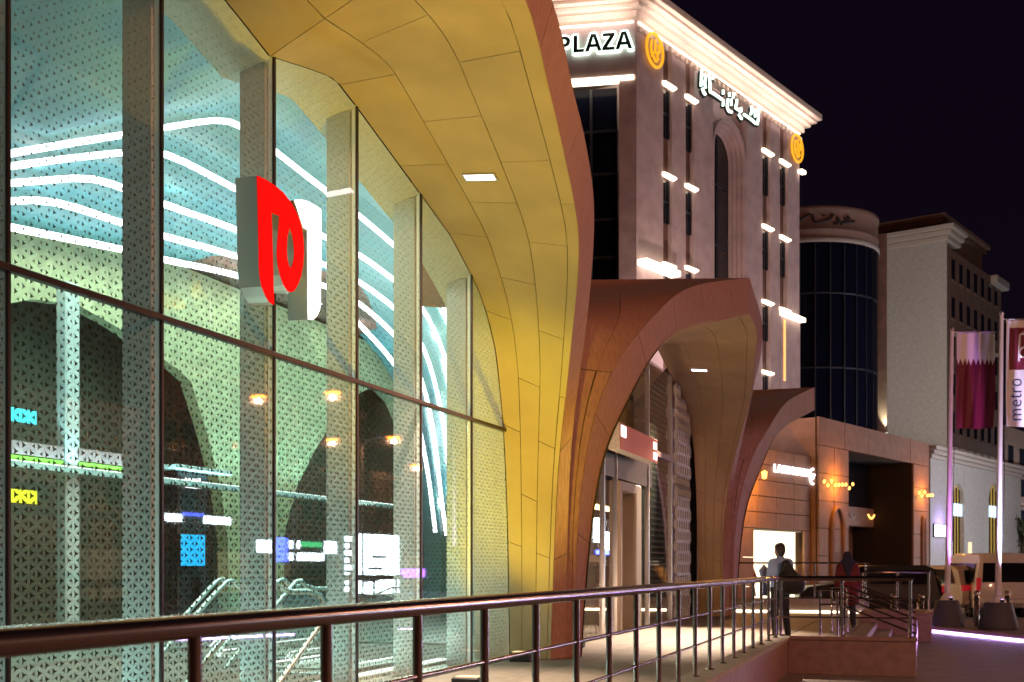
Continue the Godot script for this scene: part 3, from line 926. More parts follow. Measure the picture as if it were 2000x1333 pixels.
func post(parent: Node, at: Vector3, h: float, r := 0.024) -> void:
	part("post", tube([at, at + Vector3(0, h, 0)], r, 12), M.steel, parent)
	part("base_flange", lathe([[0.0, 0.012], [0.05, 0.012], [0.055, 0.0]], 14, at), M.steel, parent)
func rails() -> void:
	var r := thing("steel_railing", "long polished steel railing with tube handrail along the terrace edge", "railing", Vector3(-2.3, 0.62, -21))
	var d0: float = -on_x(380, 1205, -2.3).z
	var stepd: float = (-on_x(1325, 1150, -2.3).z - d0) / 9.0
	var path := []
	for i in 40: path.append(Vector3(-2.3, 1.6, lerpf(4.0, -20.9, i / 39.0)))
	for p in [Vector3(-2.29, 1.6, -21.0), Vector3(-2.25, 1.6, -21.06), Vector3(-2.2, 1.6, -21.08), Vector3(-0.12, 1.6, -21.08)]: path.append(p)
	part("handrail", tube(path, 0.042, 18), M.steel, r)
	for y in [0.95, 1.27]:
		var q := [Vector3(-2.3, y, 3.9), Vector3(-2.3, y, -10), Vector3(-2.3, y, -21.0)]
		part("middle_bar", tube(q, 0.013, 8), M.steel, r)
		part("middle_bar", tube([Vector3(-2.28, y, -21.08), Vector3(-0.12, y, -21.08)], 0.013, 8), M.steel, r)
	for i in range(-7, 20):
		var d := d0 + stepd * i
		if d < 21.0: post(r, Vector3(-2.3, 0.62, -d), 0.95)
	for x in [-2.25, -1.25, -0.17]: post(r, Vector3(x, 0.64, -21.08), 0.93)
	var names := ["nearest the corner railing", "in the middle of the steps", "beside the far block wall"]
	var ds := [22.6, 25.6, 28.8]
	for k in 3:
		var s := thing("stair_rail", "sloping steel handrail %s" % ["close behind the corner wall", "in the middle of the steps", "beside the far block wall"][k], "railing", Vector3(-1.2, DECK, -ds[k]))
		for o in [0.0, 0.12]:
			part("handrail", tube([Vector3(-1.75, DECK + 0.92 - o * 2.2, -ds[k] - o), Vector3(-1.4, DECK + 0.92 - o * 2.2, -ds[k] - o), Vector3(-0.1, 0.88 - o * 2.2, -ds[k] - o)], 0.02, 10), M.steel, s)
		post(s, Vector3(-1.72, DECK, -ds[k]), 0.9, 0.022)
		post(s, Vector3(-1.42, DECK, -ds[k]), 0.9, 0.022)
		post(s, Vector3(-0.2, 0.0, -ds[k]), 0.9, 0.022)
		post(s, Vector3(-0.1, 0.0, -ds[k] - 0.12), 0.6, 0.022)
	var b := thing("far_railing", "steel railing on the block wall beyond the steps", "railing", Vector3(-0.6, 0.7, -31))
	part("handrail", tube([Vector3(-1.38, 1.66, -30.98), Vector3(0.18, 1.66, -30.98), Vector3(0.2, 1.66, -33)], 0.028, 12), M.steel, b)
	for y in [1.0, 1.32]: part("middle_bar", tube([Vector3(-1.38, y, -30.98), Vector3(0.18, y, -30.98)], 0.012, 8), M.steel, b)
	for x in [-1.35, -0.55, 0.17]: post(b, Vector3(x, 0.7, -30.98), 0.95)
	b = thing("back_railing", "brass coloured railing on the low wall at the end of the terrace", "railing", Vector3(-3.5, DECK + 0.42, -36.1))
	part("handrail", tube([Vector3(-5.6, 1.9, -36.1), Vector3(-1.4, 1.9, -36.1)], 0.028, 10), M.steel, b)
	part("middle_bar", tube([Vector3(-5.6, 1.4, -36.1), Vector3(-1.4, 1.4, -36.1)], 0.012, 8), M.steel, b)
	for x in [-5.5, -4.2, -2.9, -1.5]: post(b, Vector3(x, DECK + 0.42, -36.1), 1.0)
	var spots := [[1691, 1196], [1746, 1200], [1800, 1200], [1908, 1224], [1968, 1224]]
	for si in spots.size():
		var q = spots[si]
		var p := at_depth(q[0], HORIZON, 36.0) * Vector3(1, 0, 1) if q[0] < 1850 else on_y(q[0], q[1], 0.14)
		var bo := thing("bollard", "round stainless steel bollard %s" % ["right behind the person in red", "before the wheel of the black vehicle", "beside the post of the far railing", "between the two dark flagpole bases", "beyond the brightly lit flagpole"][si], "bollard", p, "steel bollards along the kerb")
		piece("post", lathe([[0.075, 0.0], [0.075, 0.86], [0.0, 0.861]], 18), M.steel, bo)
		piece("cap", lathe([[0.08, 0.88], [0.08, 0.95], [0.06, 0.985], [0.0, 0.99]], 18), M.steel, bo)
		piece("reflector_band", lathe([[0.077, 0.7], [0.077, 0.78]], 18), M.black, bo)

# ---------------------------------------------------------------- the lit letter sign on the glass
func letter_sign() -> void:
	var x := -5.22
	var zs := func(pts: Array) -> Array:
		var o := []
		for i in range(0, pts.size(), 2): o.append(on_x(460 + pts[i] / 3.92, 320 + pts[i + 1] / 3.92, x))
		return o
	var red: Array = zs.call([170, 92, 230, 120, 300, 165, 370, 225, 420, 290, 460, 360, 490, 430, 510, 510, 522, 600, 524, 680, 517, 780, 502, 860, 477, 930, 452, 970, 430, 985, 405, 975, 375, 930, 345, 850, 328, 770, 322, 690, 325, 600, 335, 490, 342, 400, 275, 372, 280, 500, 285, 700, 290, 900, 295, 1080, 265, 1060, 235, 1010, 205, 940, 190, 860, 185, 780, 180, 500, 175, 300])
	var eye: Array = zs.call([415, 480, 440, 540, 452, 620, 455, 680, 450, 740, 435, 790, 425, 802, 408, 780, 397, 730, 392, 650, 397, 560])
	var white: Array = zs.call([455, 278, 500, 272, 560, 290, 620, 325, 655, 350, 655, 700, 652, 1060, 645, 1120, 625, 1165, 595, 1195, 562, 1192, 558, 900, 556, 505, 525, 490, 500, 410, 475, 330])
	var s := thing("station_sign", "glowing red and white letter logo in steel casing hung outside the glass", "sign", on_x(540, 610, x))
	part("red_letter", slab(red, Vector3.RIGHT, 0.012, [eye]), M.sign_red, s)
	part("white_letter", slab(white, Vector3.RIGHT, 0.012), M.sign_white, s)
	var lip := func(pts: Array, k: float) -> Array:
		var o := []
		for p in pts: o.append(p + Vector3(-k, 0, 0))
		return o
	part("red_letter_case", slab(lip.call(red, 0.0125), Vector3.RIGHT, 0.2, [lip.call(eye, 0.0125)]), M.brushed, s)
	part("white_letter_case", slab(lip.call(white, 0.0125), Vector3.RIGHT, 0.2), M.brushed, s)
	var a := on_x(568, 384, x)
	part("bracket", box(a + Vector3(-0.42, -0.12, -0.12), a + Vector3(-0.1, 0.03, 0.12), 0.01), M.black, s)

func wall_sign(called: String, label: String, px0: float, py0: float, px1: float, py1: float, x: float, m: Material, deep := 0.06) -> Node3D:
	var a := on_x(px0, py0, x)
	var b := on_x(px1, py0, x)
	var c := on_x(px0, py1, x)
	var s := thing(called, label, "sign", Vector3(x, c.y, (a.z + b.z) / 2))
	part("casing", box(Vector3(x - deep, c.y - 0.01, b.z - 0.01), Vector3(x - 0.006, a.y + 0.01, a.z + 0.01), 0.005), M.black, s)
	part("lit_face", box(Vector3(x - 0.005, c.y, b.z), Vector3(x, a.y, a.z)), m, s)
	return s

func hall_things() -> void:
	wall_sign("direction_sign", "small glowing cyan sign inside the hall on a dark opening", 20, 795, 71, 822, -13.0, M.sign_cyan)
	wall_sign("direction_sign", "small glowing yellow sign inside the hall below the green lights", 20, 955, 72, 982, -13.0, M.sign_yellow)
	var s := wall_sign("display_screen", "glowing bright blue display screen inside the hall", 353, 1044, 400, 1106, -13.0, M.screen_blue)
	part("stand", box(Vector3(-13.08, DECK, -20.6), Vector3(-13.02, 1.6, -20.3)), M.black, s)
	var k := thing("ticket_kiosk", "tall dark kiosk with white lit lettering inside the hall", "kiosk", on_x(375, 1150, -13.2))
	var a := on_x(348, 920, -13.15)
	var b := on_x(405, 1170, -13.15)
	part("body", box(Vector3(-13.5, DECK, b.z), Vector3(-13.15, a.y, a.z), 0.02), M.black, k)
	part("canopy", box(Vector3(-13.5, a.y + 0.01, b.z - 0.5), Vector3(-12.9, a.y + 0.09, a.z + 0.4), 0.01), M.fin, k)
	for q in [[362, 934, 384, 943], [386, 935, 392, 955], [362, 949, 384, 955]]:
		var p := on_x(q[0], q[1], -13.13)
		var e := on_x(q[2], q[3], -13.13)
		part("lettering", box(Vector3(-13.14, e.y, e.z), Vector3(-13.125, p.y, p.z)), M.sign_white, k)
	for q in [[455, 715, "round the upper"], [450, 725, "beside the lower"]]: pass
	# orange sign box over the lobby door of the second arch
	var x := -5.3
	a = on_x(1211, 825, x)
	b = on_x(1284, 862, x)
	var c := on_x(1211, 878, x)
	s = thing("exit_sign", "orange box sign with small white pictograms over the lobby door", "sign", Vector3(x, c.y, a.z))
	part("casing", box(Vector3(x - 0.22, c.y, b.z), Vector3(x - 0.003, a.y, a.z), 0.006), M.reveal, s)
	mat("orange_face", Color(0.62, 0.13, 0.04), 0.5)
	part("orange_face", box(Vector3(x - 0.002, c.y + 0.01, b.z + 0.01), Vector3(x + 0.004, a.y - 0.01, a.z - 0.01)), M.orange_face, s)
	var len_: float = a.z - b.z
	for q in [[0.02, 0.14, 0.5, 0.92], [0.88, 0.97, 0.55, 0.85], [0.88, 0.98, 0.12, 0.42]]:
		part("pictogram", box(Vector3(x + 0.004, lerpf(c.y, a.y, q[2]), a.z - len_ * q[1]), Vector3(x + 0.009, lerpf(c.y, a.y, q[3]), a.z - len_ * q[0])), M.sign_white, s)

# ---------------------------------------------------------------- figures
# smooth union of tapered capsules, meshed as surface nets; bones: [a, b, ra, rb]
func figure_mesh(bones: Array, cell: float, blend: float) -> ArrayMesh:
	var field := {}
	for b in bones:
		var a: Vector3 = b[0]
		var e: Vector3 = b[1]
		var rm: float = maxf(b[2], b[3]) + cell * 2.5 + blend
		var lo: Vector3 = (Vector3(minf(a.x, e.x), minf(a.y, e.y), minf(a.z, e.z)) - Vector3.ONE * rm) / cell
		var hi: Vector3 = (Vector3(maxf(a.x, e.x), maxf(a.y, e.y), maxf(a.z, e.z)) + Vector3.ONE * rm) / cell
		var ab := e - a
		var l2 := maxf(ab.length_squared(), 1e-9)
		for i in range(floori(lo.x), ceili(hi.x) + 1):
			for j in range(floori(lo.y), ceili(hi.y) + 1):
				for k in range(floori(lo.z), ceili(hi.z) + 1):
					var p := Vector3(i, j, k) * cell
					var t := clampf((p - a).dot(ab) / l2, 0, 1)
					var d: float = p.distance_to(a + ab * t) - lerpf(b[2], b[3], t)
					if d > rm: continue
					var key := Vector3i(i, j, k)
					if field.has(key):
						var o: float = field[key]
						var h := maxf(blend - absf(o - d), 0.0) / blend
						field[key] = minf(o, d) - h * h * blend * 0.25
					else: field[key] = d
	var vid := {}
	var verts := PackedVector3Array()
	for key in field:
		var sum := Vector3.ZERO
		var n := 0
		var f := []
		var whole := true
		for c in 8:
			var q: Vector3i = key + Vector3i(c & 1, c >> 1 & 1, c >> 2 & 1)
			if not field.has(q):
				whole = false
				break
			f.append(field[q])
		if not whole: continue
		for ed in [[0, 1], [2, 3], [4, 5], [6, 7], [0, 2], [1, 3], [4, 6], [5, 7], [0, 4], [1, 5], [2, 6], [3, 7]]:
			var fa: float = f[ed[0]]
			var fb: float = f[ed[1]]
			if (fa < 0) == (fb < 0): continue
			var pa := Vector3(ed[0] & 1, ed[0] >> 1 & 1, ed[0] >> 2 & 1)
			var pb := Vector3(ed[1] & 1, ed[1] >> 1 & 1, ed[1] >> 2 & 1)
			sum += pa.lerp(pb, fa / (fa - fb))
			n += 1
		if n:
			vid[key] = verts.size()
			verts.append((Vector3(key) + sum / n) * cell)
	var st := SurfaceTool.new()
	st.begin(Mesh.PRIMITIVE_TRIANGLES)
	st.set_smooth_group(0)
	for v in verts: st.add_vertex(v)
	for key in field:
		for ax in 3:
			var e := Vector3i.ZERO
			e[ax] = 1
			if not field.has(key + e): continue
			var s0: bool = field[key] < 0
			if s0 == (field[key + e] < 0): continue
			var u := Vector3i.ZERO
			u[(ax + 1) % 3] = 1
			var w := Vector3i.ZERO
			w[(ax + 2) % 3] = 1
			var q := [key - u - w, key - w, key, key - u]
			if not (vid.has(q[0]) and vid.has(q[1]) and vid.has(q[2]) and vid.has(q[3])): continue
			if s0: q.reverse()
			for ix in [0, 1, 2, 0, 2, 3]: st.add_index(vid[q[ix]])
	st.generate_normals()
	return st.commit()
func hand_bones(wrist: Vector3, dir: Vector3, side: Vector3) -> Array:
	var b := [[wrist, wrist + dir * 0.07, 0.024, 0.03]]
	for i in 4:
		var k := wrist + dir * 0.075 + side * (i - 1.5) * 0.019
		var l: float = [0.07, 0.078, 0.072, 0.055][i]
		var bend := dir.lerp(side.cross(dir).normalized(), 0.35).normalized()
		b.append([k, k + dir * l * 0.5, 0.0095, 0.009])
		b.append([k + dir * l * 0.5, k + dir * l * 0.5 + bend * l * 0.5, 0.009, 0.0075])
	b.append([wrist + dir * 0.025 - side * 0.025, wrist + dir * 0.075 - side * 0.055, 0.012, 0.0095])
	return b
func people() -> void:
	mat("skin", Color(0.32, 0.19, 0.13), 0.6)
	mat("hair", Color(0.012, 0.01, 0.01), 0.5)
	mat("shirt", Color(0.22, 0.34, 0.62), 0.8)
	mat("trousers", Color(0.012, 0.012, 0.018), 0.85)
	mat("bag", Color(0.006, 0.006, 0.008), 0.7)
	mat("red_tunic", Color(0.09, 0.006, 0.006), 0.85)
	mat("scarf", Color(0.012, 0.012, 0.03), 0.9)
	mat("shoe", Color(0.02, 0.018, 0.016), 0.4)
	var V := func(x: float, y: float, z: float) -> Vector3: return Vector3(x, y, z)
	# man: back three-quarter view, looking down to his left, a bag on his right shoulder; facing -x -z
	var at := on_y(1524, 1247, DECK)
	var m := thing("person", "person in a light blue shirt and dark trousers with a black bag on the shoulder", "person", at, "", Basis(Vector3.UP, 0.62))
	piece("body", figure_mesh([
		[V.call(0.015, 1.45, 0.02), V.call(0.0, 1.53, -0.015), 0.058, 0.052],
		[V.call(0.0, 1.60, -0.03), V.call(0.0, 1.66, -0.02), 0.082, 0.088], [V.call(0, 1.585, -0.085), V.call(0, 1.56, -0.08), 0.045, 0.035], [V.call(0, 1.62, -0.125), V.call(0, 1.605, -0.13), 0.016, 0.014],
		[V.call(-0.088, 1.61, -0.01), V.call(-0.09, 1.64, -0.01), 0.018, 0.018], [V.call(0.088, 1.61, -0.01), V.call(0.09, 1.64, -0.01), 0.018, 0.018],
		[V.call(-0.215, 1.15, -0.03), V.call(-0.16, 1.06, -0.24), 0.042, 0.03], [V.call(0.235, 1.12, -0.02), V.call(0.19, 1.06, -0.2), 0.042, 0.03]]
		+ hand_bones(V.call(-0.16, 1.06, -0.24), V.call(0.35, 0.1, -0.93).normalized(), V.call(0.9, 0, 0.35).normalized()) + hand_bones(V.call(0.19, 1.06, -0.2), V.call(-0.4, 0.1, -0.9).normalized(), V.call(-0.9, 0, 0.4).normalized()), 0.011, 0.03), M.skin, m)
	piece("hair", figure_mesh([[V.call(0.0, 1.685, 0.005), V.call(0.0, 1.64, 0.03), 0.093, 0.088], [V.call(0.0, 1.71, -0.05), V.call(0, 1.70, 0.0), 0.075, 0.085], [V.call(0, 1.59, 0.05), V.call(0, 1.55, 0.035), 0.06, 0.05]], 0.013, 0.03), M.hair, m)
	piece("shirt", figure_mesh([
		[V.call(-0.13, 1.40, 0.02), V.call(0.13, 1.40, 0.02), 0.095, 0.095], [V.call(-0.08, 1.28, 0.0), V.call(0.08, 1.28, 0.0), 0.135, 0.135], [V.call(-0.07, 1.1, 0.01), V.call(0.07, 1.1, 0.01), 0.118, 0.118], [V.call(-0.07, 0.98, 0.01), V.call(0.07, 0.98, 0.01), 0.125, 0.125],
		[V.call(0, 1.47, 0.02), V.call(0, 1.50, 0.01), 0.07, 0.062],
		[V.call(-0.18, 1.40, 0.02), V.call(-0.222, 1.14, -0.02), 0.072, 0.056], [V.call(0.18, 1.40, 0.02), V.call(0.24, 1.12, 0.0), 0.072, 0.056]], 0.015, 0.05), M.shirt, m)
	piece("trousers", figure_mesh([
		[V.call(-0.075, 0.94, 0.01), V.call(0.075, 0.94, 0.01), 0.118, 0.118], [V.call(-0.09, 0.88, 0.01), V.call(-0.1, 0.48, -0.03), 0.098, 0.072], [V.call(-0.1, 0.48, -0.03), V.call(-0.11, 0.08, 0.02), 0.072, 0.056],
		[V.call(0.09, 0.88, 0.01), V.call(0.11, 0.48, 0.0), 0.098, 0.072], [V.call(0.11, 0.48, 0.0), V.call(0.14, 0.08, 0.05), 0.072, 0.056]], 0.015, 0.05), M.trousers, m)
	for s in [[-0.11, 0.0], [0.14, 0.03]]:
		piece("shoe", figure_mesh([[V.call(s[0], 0.045, s[1] + 0.04), V.call(s[0] - 0.02, 0.04, s[1] - 0.18), 0.043, 0.036]], 0.013, 0.03), M.shoe, m)
	var bag := thing("shoulder_bag", "large black bag hanging from the shoulder of the person in blue", "bag", at + Vector3(0.17, 1.0, 0.16), "", Basis(Vector3.UP, 0.5))
	piece("bag_body", figure_mesh([[V.call(-0.06, 0.38, 0.04), V.call(0.02, 0.1, 0.05), 0.08, 0.16], [V.call(-0.1, 0.08, 0.05), V.call(0.14, 0.04, 0.05), 0.15, 0.14], [V.call(-0.08, -0.04, 0.05), V.call(0.14, -0.05, 0.05), 0.14, 0.13]], 0.016, 0.1), M.bag, bag)
	piece("strap", tube([V.call(-0.03, 0.3, 0.14), V.call(-0.05, 0.43, 0.06), V.call(-0.05, 0.44, -0.04), V.call(-0.03, 0.3, -0.1)], 0.018, 6), M.bag, bag)
	piece("buckle", box(V.call(-0.05, 0.1, 0.185), V.call(-0.02, 0.12, 0.195)), M.steel, bag)
	# woman seen from behind: long red tunic, dark scarf over the hair
	at = on_y(1656, 1226, DECK)
	var w := thing("person", "person in a long red tunic and dark headscarf seen from behind", "person", at, "", Basis(Vector3.UP, 0.1))
	piece("body", figure_mesh([
		[V.call(0, 1.36, 0.0), V.call(0, 1.45, -0.01), 0.05, 0.048], [V.call(0, 1.50, -0.02), V.call(0, 1.56, -0.01), 0.075, 0.08], [V.call(0, 1.49, -0.08), V.call(0, 1.46, -0.07), 0.04, 0.03], [V.call(0, 1.52, -0.105), V.call(0, 1.505, -0.11), 0.014, 0.013],
		[V.call(-0.24, 0.8, -0.02), V.call(-0.24, 0.74, -0.03), 0.027, 0.025], [V.call(0.24, 0.8, -0.02), V.call(0.24, 0.74, -0.03), 0.027, 0.025]]
		+ hand_bones(V.call(-0.24, 0.75, -0.03), V.call(0.05, -1, -0.1).normalized(), V.call(0, 0.1, -1).normalized()) + hand_bones(V.call(0.24, 0.75, -0.03), V.call(-0.05, -1, -0.1).normalized(), V.call(0, 0.1, -1).normalized()), 0.011, 0.03), M.skin, w)
	piece("headscarf", figure_mesh([[V.call(0, 1.575, 0.015), V.call(0, 1.5, 0.035), 0.1, 0.1], [V.call(0, 1.45, 0.04), V.call(0, 1.3, 0.09), 0.095, 0.08], [V.call(0, 1.3, 0.09), V.call(0.02, 1.08, 0.11), 0.08, 0.05], [V.call(-0.09, 1.4, 0.02), V.call(0.09, 1.4, 0.02), 0.08, 0.08]], 0.015, 0.05), M.scarf, w)
	piece("tunic", figure_mesh([
		[V.call(-0.12, 1.33, 0.01), V.call(0.12, 1.33, 0.01), 0.085, 0.085], [V.call(-0.08, 1.18, 0), V.call(0.08, 1.18, 0), 0.13, 0.13], [V.call(-0.08, 0.98, 0.01), V.call(0.08, 0.98, 0.01), 0.13, 0.13], [V.call(-0.1, 0.82, 0.02), V.call(0.1, 0.82, 0.02), 0.145, 0.145], [V.call(-0.11, 0.6, 0.02), V.call(0.11, 0.6, 0.02), 0.14, 0.14],
		[V.call(-0.17, 1.33, 0.01), V.call(-0.225, 1.06, 0.03), 0.07, 0.06], [V.call(-0.225, 1.06, 0.03), V.call(-0.24, 0.82, -0.02), 0.06, 0.045], [V.call(0.17, 1.33, 0.01), V.call(0.225, 1.06, 0.03), 0.07, 0.06], [V.call(0.225, 1.06, 0.03), V.call(0.24, 0.82, -0.02), 0.06, 0.045]], 0.016, 0.06), M.red_tunic, w)
	for s in [-1, 1]:
		piece("trouser_leg", figure_mesh([[V.call(s * 0.09, 0.6, 0.0), V.call(s * 0.12, 0.08, 0.02), 0.08, 0.06]], 0.015, 0.03), M.trousers, w)
		piece("shoe", figure_mesh([[V.call(s * 0.12, 0.04, 0.04), V.call(s * 0.14, 0.035, -0.15), 0.04, 0.033]], 0.013, 0.03), M.shoe, w)

# ---------------------------------------------------------------- the street behind
func frame(px: float, z: float, dir: Vector3) -> Transform3D:
	var o := at_depth(px, HORIZON, z)
	o.y = 0
	return Transform3D(Basis(dir, Vector3.UP, dir.cross(Vector3.UP)), o)
func fu(f: Transform3D, px: float, py: float, off := 0.0) -> Vector2:   # (along, height) on the frame's face
	var r := ray(px, py)
	var n := f.basis.z
	var t := (f.origin + n * off - Vector3(0, EYE, 0)).dot(n) / r.dot(n)
	var p := r * t + Vector3(0, EYE, 0) - f.origin
	return Vector2(p.dot(f.basis.x), p.y)

func emblem(parent: Node3D, c: Vector3, r: float) -> void:
	var pts := []
	for i in 25: pts.append(c + Vector3(cos(TAU * i / 24), sin(TAU * i / 24), 0) * r)
	var e := piece("emblem_ring", tube(pts, r * 0.1, 6), M.emblem_gold, parent)
	for s in [[[-0.4, 0.5], [-0.5, 0.0], [-0.3, -0.5]], [[0.0, 0.65], [0.05, 0.1], [-0.1, -0.2]], [[0.45, 0.5], [0.5, 0.0], [0.25, -0.1], [0.4, -0.5]], [[-0.2, -0.4], [0.1, -0.65], [0.35, -0.4]]]:
		var q := []
		for k in s: q.append(c + Vector3(k[0], k[1], 0.02) * r)
		piece("emblem_stroke", tube(spread(q, 8, 0), r * 0.09, 6), M.emblem_gold, parent)

func plaza() -> void:
	var u := cam_dir(0.742, 1.0)
	var f := frame(1243, 46.0, u)
	var b := thing("plaza_building", "tall beige building with lit white cornice and glowing signs", "building", f.origin, "", f.basis)
	var top: float = fu(f, 1243, 38).y
	var right := 15.0
	var cols := [[1296, 1313], [1340, 1356], [1490, 1505], [1524, 1538]]
	var edges := []
	for c in cols: edges.append([fu(f, c[0], 300).x, fu(f, c[1], 300).x])
	var a0: float = fu(f, 1393, 500).x
	var a1: float = fu(f, 1459, 500).x
	for q in [[0.3, a0], [a1, right - 0.3]]: piece("core_wall", box(Vector3(q[0], 0, -9), Vector3(q[1], top, -0.32)), M.stucco, b)
	piece("core_wall", box(Vector3(a0, 0, -9), Vector3(a1, top, -0.73)), M.stucco, b)
	var piers := [[0.0, edges[0][0]], [edges[0][1], edges[1][0]], [edges[1][1], a0], [a1, edges[2][0]], [edges[2][1], edges[3][0]], [edges[3][1], right]]
	for p in piers: piece("wall_pier", box(Vector3(p[0], 0, -0.3), Vector3(p[1], top, 0), 0.02), M.stucco, b)
	for e in edges: piece("brown_strip", box(Vector3(e[0] + 0.002, 0, -0.31), Vector3(e[1] - 0.002, top - 0.02, -0.2)), M.stucco_dark, b)
	# arch with stepped surround
	var crown: float = fu(f, 1425, 232).y
	var mid := (a0 + a1) / 2
	var rad := (a1 - a0) / 2
	var spring := crown - rad
	for k in 4:
		var rr := rad * (1.0 - 0.08 * k)
		var ri := rad * (1.0 - 0.08 * (k + 1))
		var zz := -0.16 * k
		var o := [Vector3(mid - rr, 0, zz), Vector3(mid - rr, spring, zz)]
		for i in range(1, 17): o.append(Vector3(mid - cos(PI * i / 16.0) * rr, spring + sin(PI * i / 16.0) * rr, zz))
		o.append(Vector3(mid + rr, 0, zz))
		o.append(Vector3(mid + ri, 0, zz))
		for i in 17: o.append(Vector3(mid + cos(PI * i / 16.0) * ri, spring + sin(PI * i / 16.0) * ri, zz))
		o.append(Vector3(mid - ri, 0, zz))
		piece("arch_surround", slab(o, Vector3(0, 0, 1), 0.16), M.stucco, b)
	var sp := [Vector3(a0 + 0.001, spring, -0.02), Vector3(a0 + 0.001, top, -0.02), Vector3(a1 - 0.001, top, -0.02), Vector3(a1 - 0.001, spring, -0.02)]
	for i in 17: sp.append(Vector3(mid + cos(PI * i / 16.0) * rad, spring + sin(PI * i / 16.0) * rad, -0.02))
	piece("wall_over_arch", slab(sp, Vector3(0, 0, 1), 0.28), M.stucco, b)
	var aw := piece("arch_window", box(Vector3(mid - rad * 0.7, 0, -0.72), Vector3(mid + rad * 0.7, crown - 0.3, -0.66)), M.window_dark, b)
	for y in 7: piece("glazing_bar", box(Vector3(mid - rad * 0.61, 2.5 + y * 2.6, -0.66), Vector3(mid + rad * 0.61, 2.56 + y * 2.6, -0.6)), M.frame_blue, aw)
	piece("glazing_bar", box(Vector3(mid - 0.04, 0, -0.66), Vector3(mid + 0.04, crown - 0.6, -0.6)), M.frame_blue, aw)
	# windows under lit hoods
	var ys := [[[172, 262], [350, 430], [525, 600]], [[198, 288], [372, 452], [532, 610]], [[302, 374], [450, 521], [597, 662], [735, 790]], [[323, 394], [471, 536], [612, 675]]]
	for c in 4:
		for w in ys[c]:
			var v1: float = fu(f, cols[c][0], w[0] - 4).y
			var v0: float = fu(f, cols[c][0], w[1]).y
			var e = edges[c]
			var win := piece("window", box(Vector3(e[0] + 0.05, v0, -0.2), Vector3(e[1] - 0.05, v1, -0.16)), M.window_dark, b)
			piece("window_frame", box(Vector3(e[0] + 0.02, v0, -0.19), Vector3(e[0] + 0.1, v1, -0.1)), M.frame_blue, win)
			piece("window_frame", box(Vector3(e[1] - 0.1, v0, -0.19), Vector3(e[1] - 0.02, v1, -0.1)), M.frame_blue, win)
			piece("window_frame", box(Vector3(e[0] + 0.1, (v0 + v1) / 2 - 0.03, -0.19), Vector3(e[1] - 0.1, (v0 + v1) / 2 + 0.03, -0.1)), M.frame_blue, win)
			var hd := begin()
			var o := [Vector3(e[0] - 0.1, v1 + 0.02, -0.02), Vector3(e[0] - 0.1, v1 + 0.18, -0.02), Vector3(e[0] - 0.1, v1 + 0.15, 0.15), Vector3(e[0] - 0.1, v1 + 0.08, 0.17)]
			add_slab(hd, o, Vector3(-1, 0, 0), e[1] - e[0] + 0.2)
			piece("lit_hood", done(hd), M.warm, b)
	# cornice, dentils and the cove light that washes them
	var prof := [[0.0, 0.18, 0.28], [0.28, 0.4, 0.2], [0.48, 0.62, 0.16], [0.64, 0.8, 0.3]]
	for k in prof.size():
		var q = prof[k]
		piece("cornice_course", box(Vector3(-q[1] - 0.05, top + q[0], -9), Vector3(right + q[1], top + q[0] + q[2] - 0.003, q[1]), 0.03), M.cornice, b)
	var dt := begin()
	for i in 38: add_box(dt, Vector3(0.1 + i * 0.4, top - 0.42, 0.0), Vector3(0.3 + i * 0.4, top - 0.22, 0.1), Transform3D(), 0.02)
	piece("dentil_row", done(dt), M.cornice, b).set_meta("kind", "stuff")
	piece("cove_strip", box(Vector3(0.1, top - 0.12, 0.02), Vector3(right - 0.1, top - 0.07, 0.07)), M.warm, b)
	for i in 5: area(b, f * Vector3(1.6 + i * 3.05, top - 0.1, 0.85), u, f.basis * Vector3(0, 0.75, -0.65), 2.8, 0.06, Color(1.0, 0.72, 0.6), 4.5)
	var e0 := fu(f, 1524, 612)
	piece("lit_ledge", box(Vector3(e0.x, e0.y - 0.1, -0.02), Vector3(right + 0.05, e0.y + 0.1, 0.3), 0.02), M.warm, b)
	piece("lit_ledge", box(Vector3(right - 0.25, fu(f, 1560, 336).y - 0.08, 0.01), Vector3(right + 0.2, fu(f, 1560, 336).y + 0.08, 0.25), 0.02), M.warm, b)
	piece("lower_recess", box(Vector3(e0.x + 0.02, 0, -0.02), Vector3(right + 0.02, e0.y - 0.12, 0.02)), M.stucco, b)
	piece("neon_strip", box(Vector3(e0.x + 0.32, fu(f, 1533, 745).y, 0.021), Vector3(e0.x + 0.5, e0.y - 0.25, 0.06)), M.neon_strip, b)
	emblem(b, Vector3(fu(f, 1274, 100).x, fu(f, 1274, 100).y, 0.12), 0.62)
	emblem(b, Vector3(fu(f, 1553, 291).x, fu(f, 1553, 291).y, 0.12), 0.62)
	# lettering: bright tubes, with dark copies behind standing in for their shadow
	for s in [[170, 205, 167, 290, 163, 378], [203, 245, 211, 300, 204, 340, 214, 405], [178, 400, 190, 440, 210, 470], [250, 258, 252, 310, 268, 365, 262, 405, 248, 430, 290, 455, 350, 495, 412, 545, 402, 592], [290, 288, 296, 298], [405, 425, 403, 465], [470, 450, 472, 490], [522, 455, 512, 505], [455, 520, 447, 590, 462, 645, 497, 662], [490, 520, 492, 590], [553, 525, 549, 575, 536, 612, 575, 640, 600, 665, 596, 610], [575, 690, 605, 735], [709, 592, 716, 640, 703, 685], [748, 625, 752, 715], [792, 632, 786, 720, 776, 795], [630, 688, 700, 735, 758, 785]]:
		var pts := []
		for i in range(0, s.size(), 2):
			var w := fu(f, 1340 + s[i] / 5.554, 100 + s[i + 1] / 5.554, 0.2)
			pts.append(Vector3(w.x, w.y, 0.2))
		piece("lettering_stroke", tube(spread(pts, 8, 0), 0.062, 6), M.halo, b)
		var sh := []
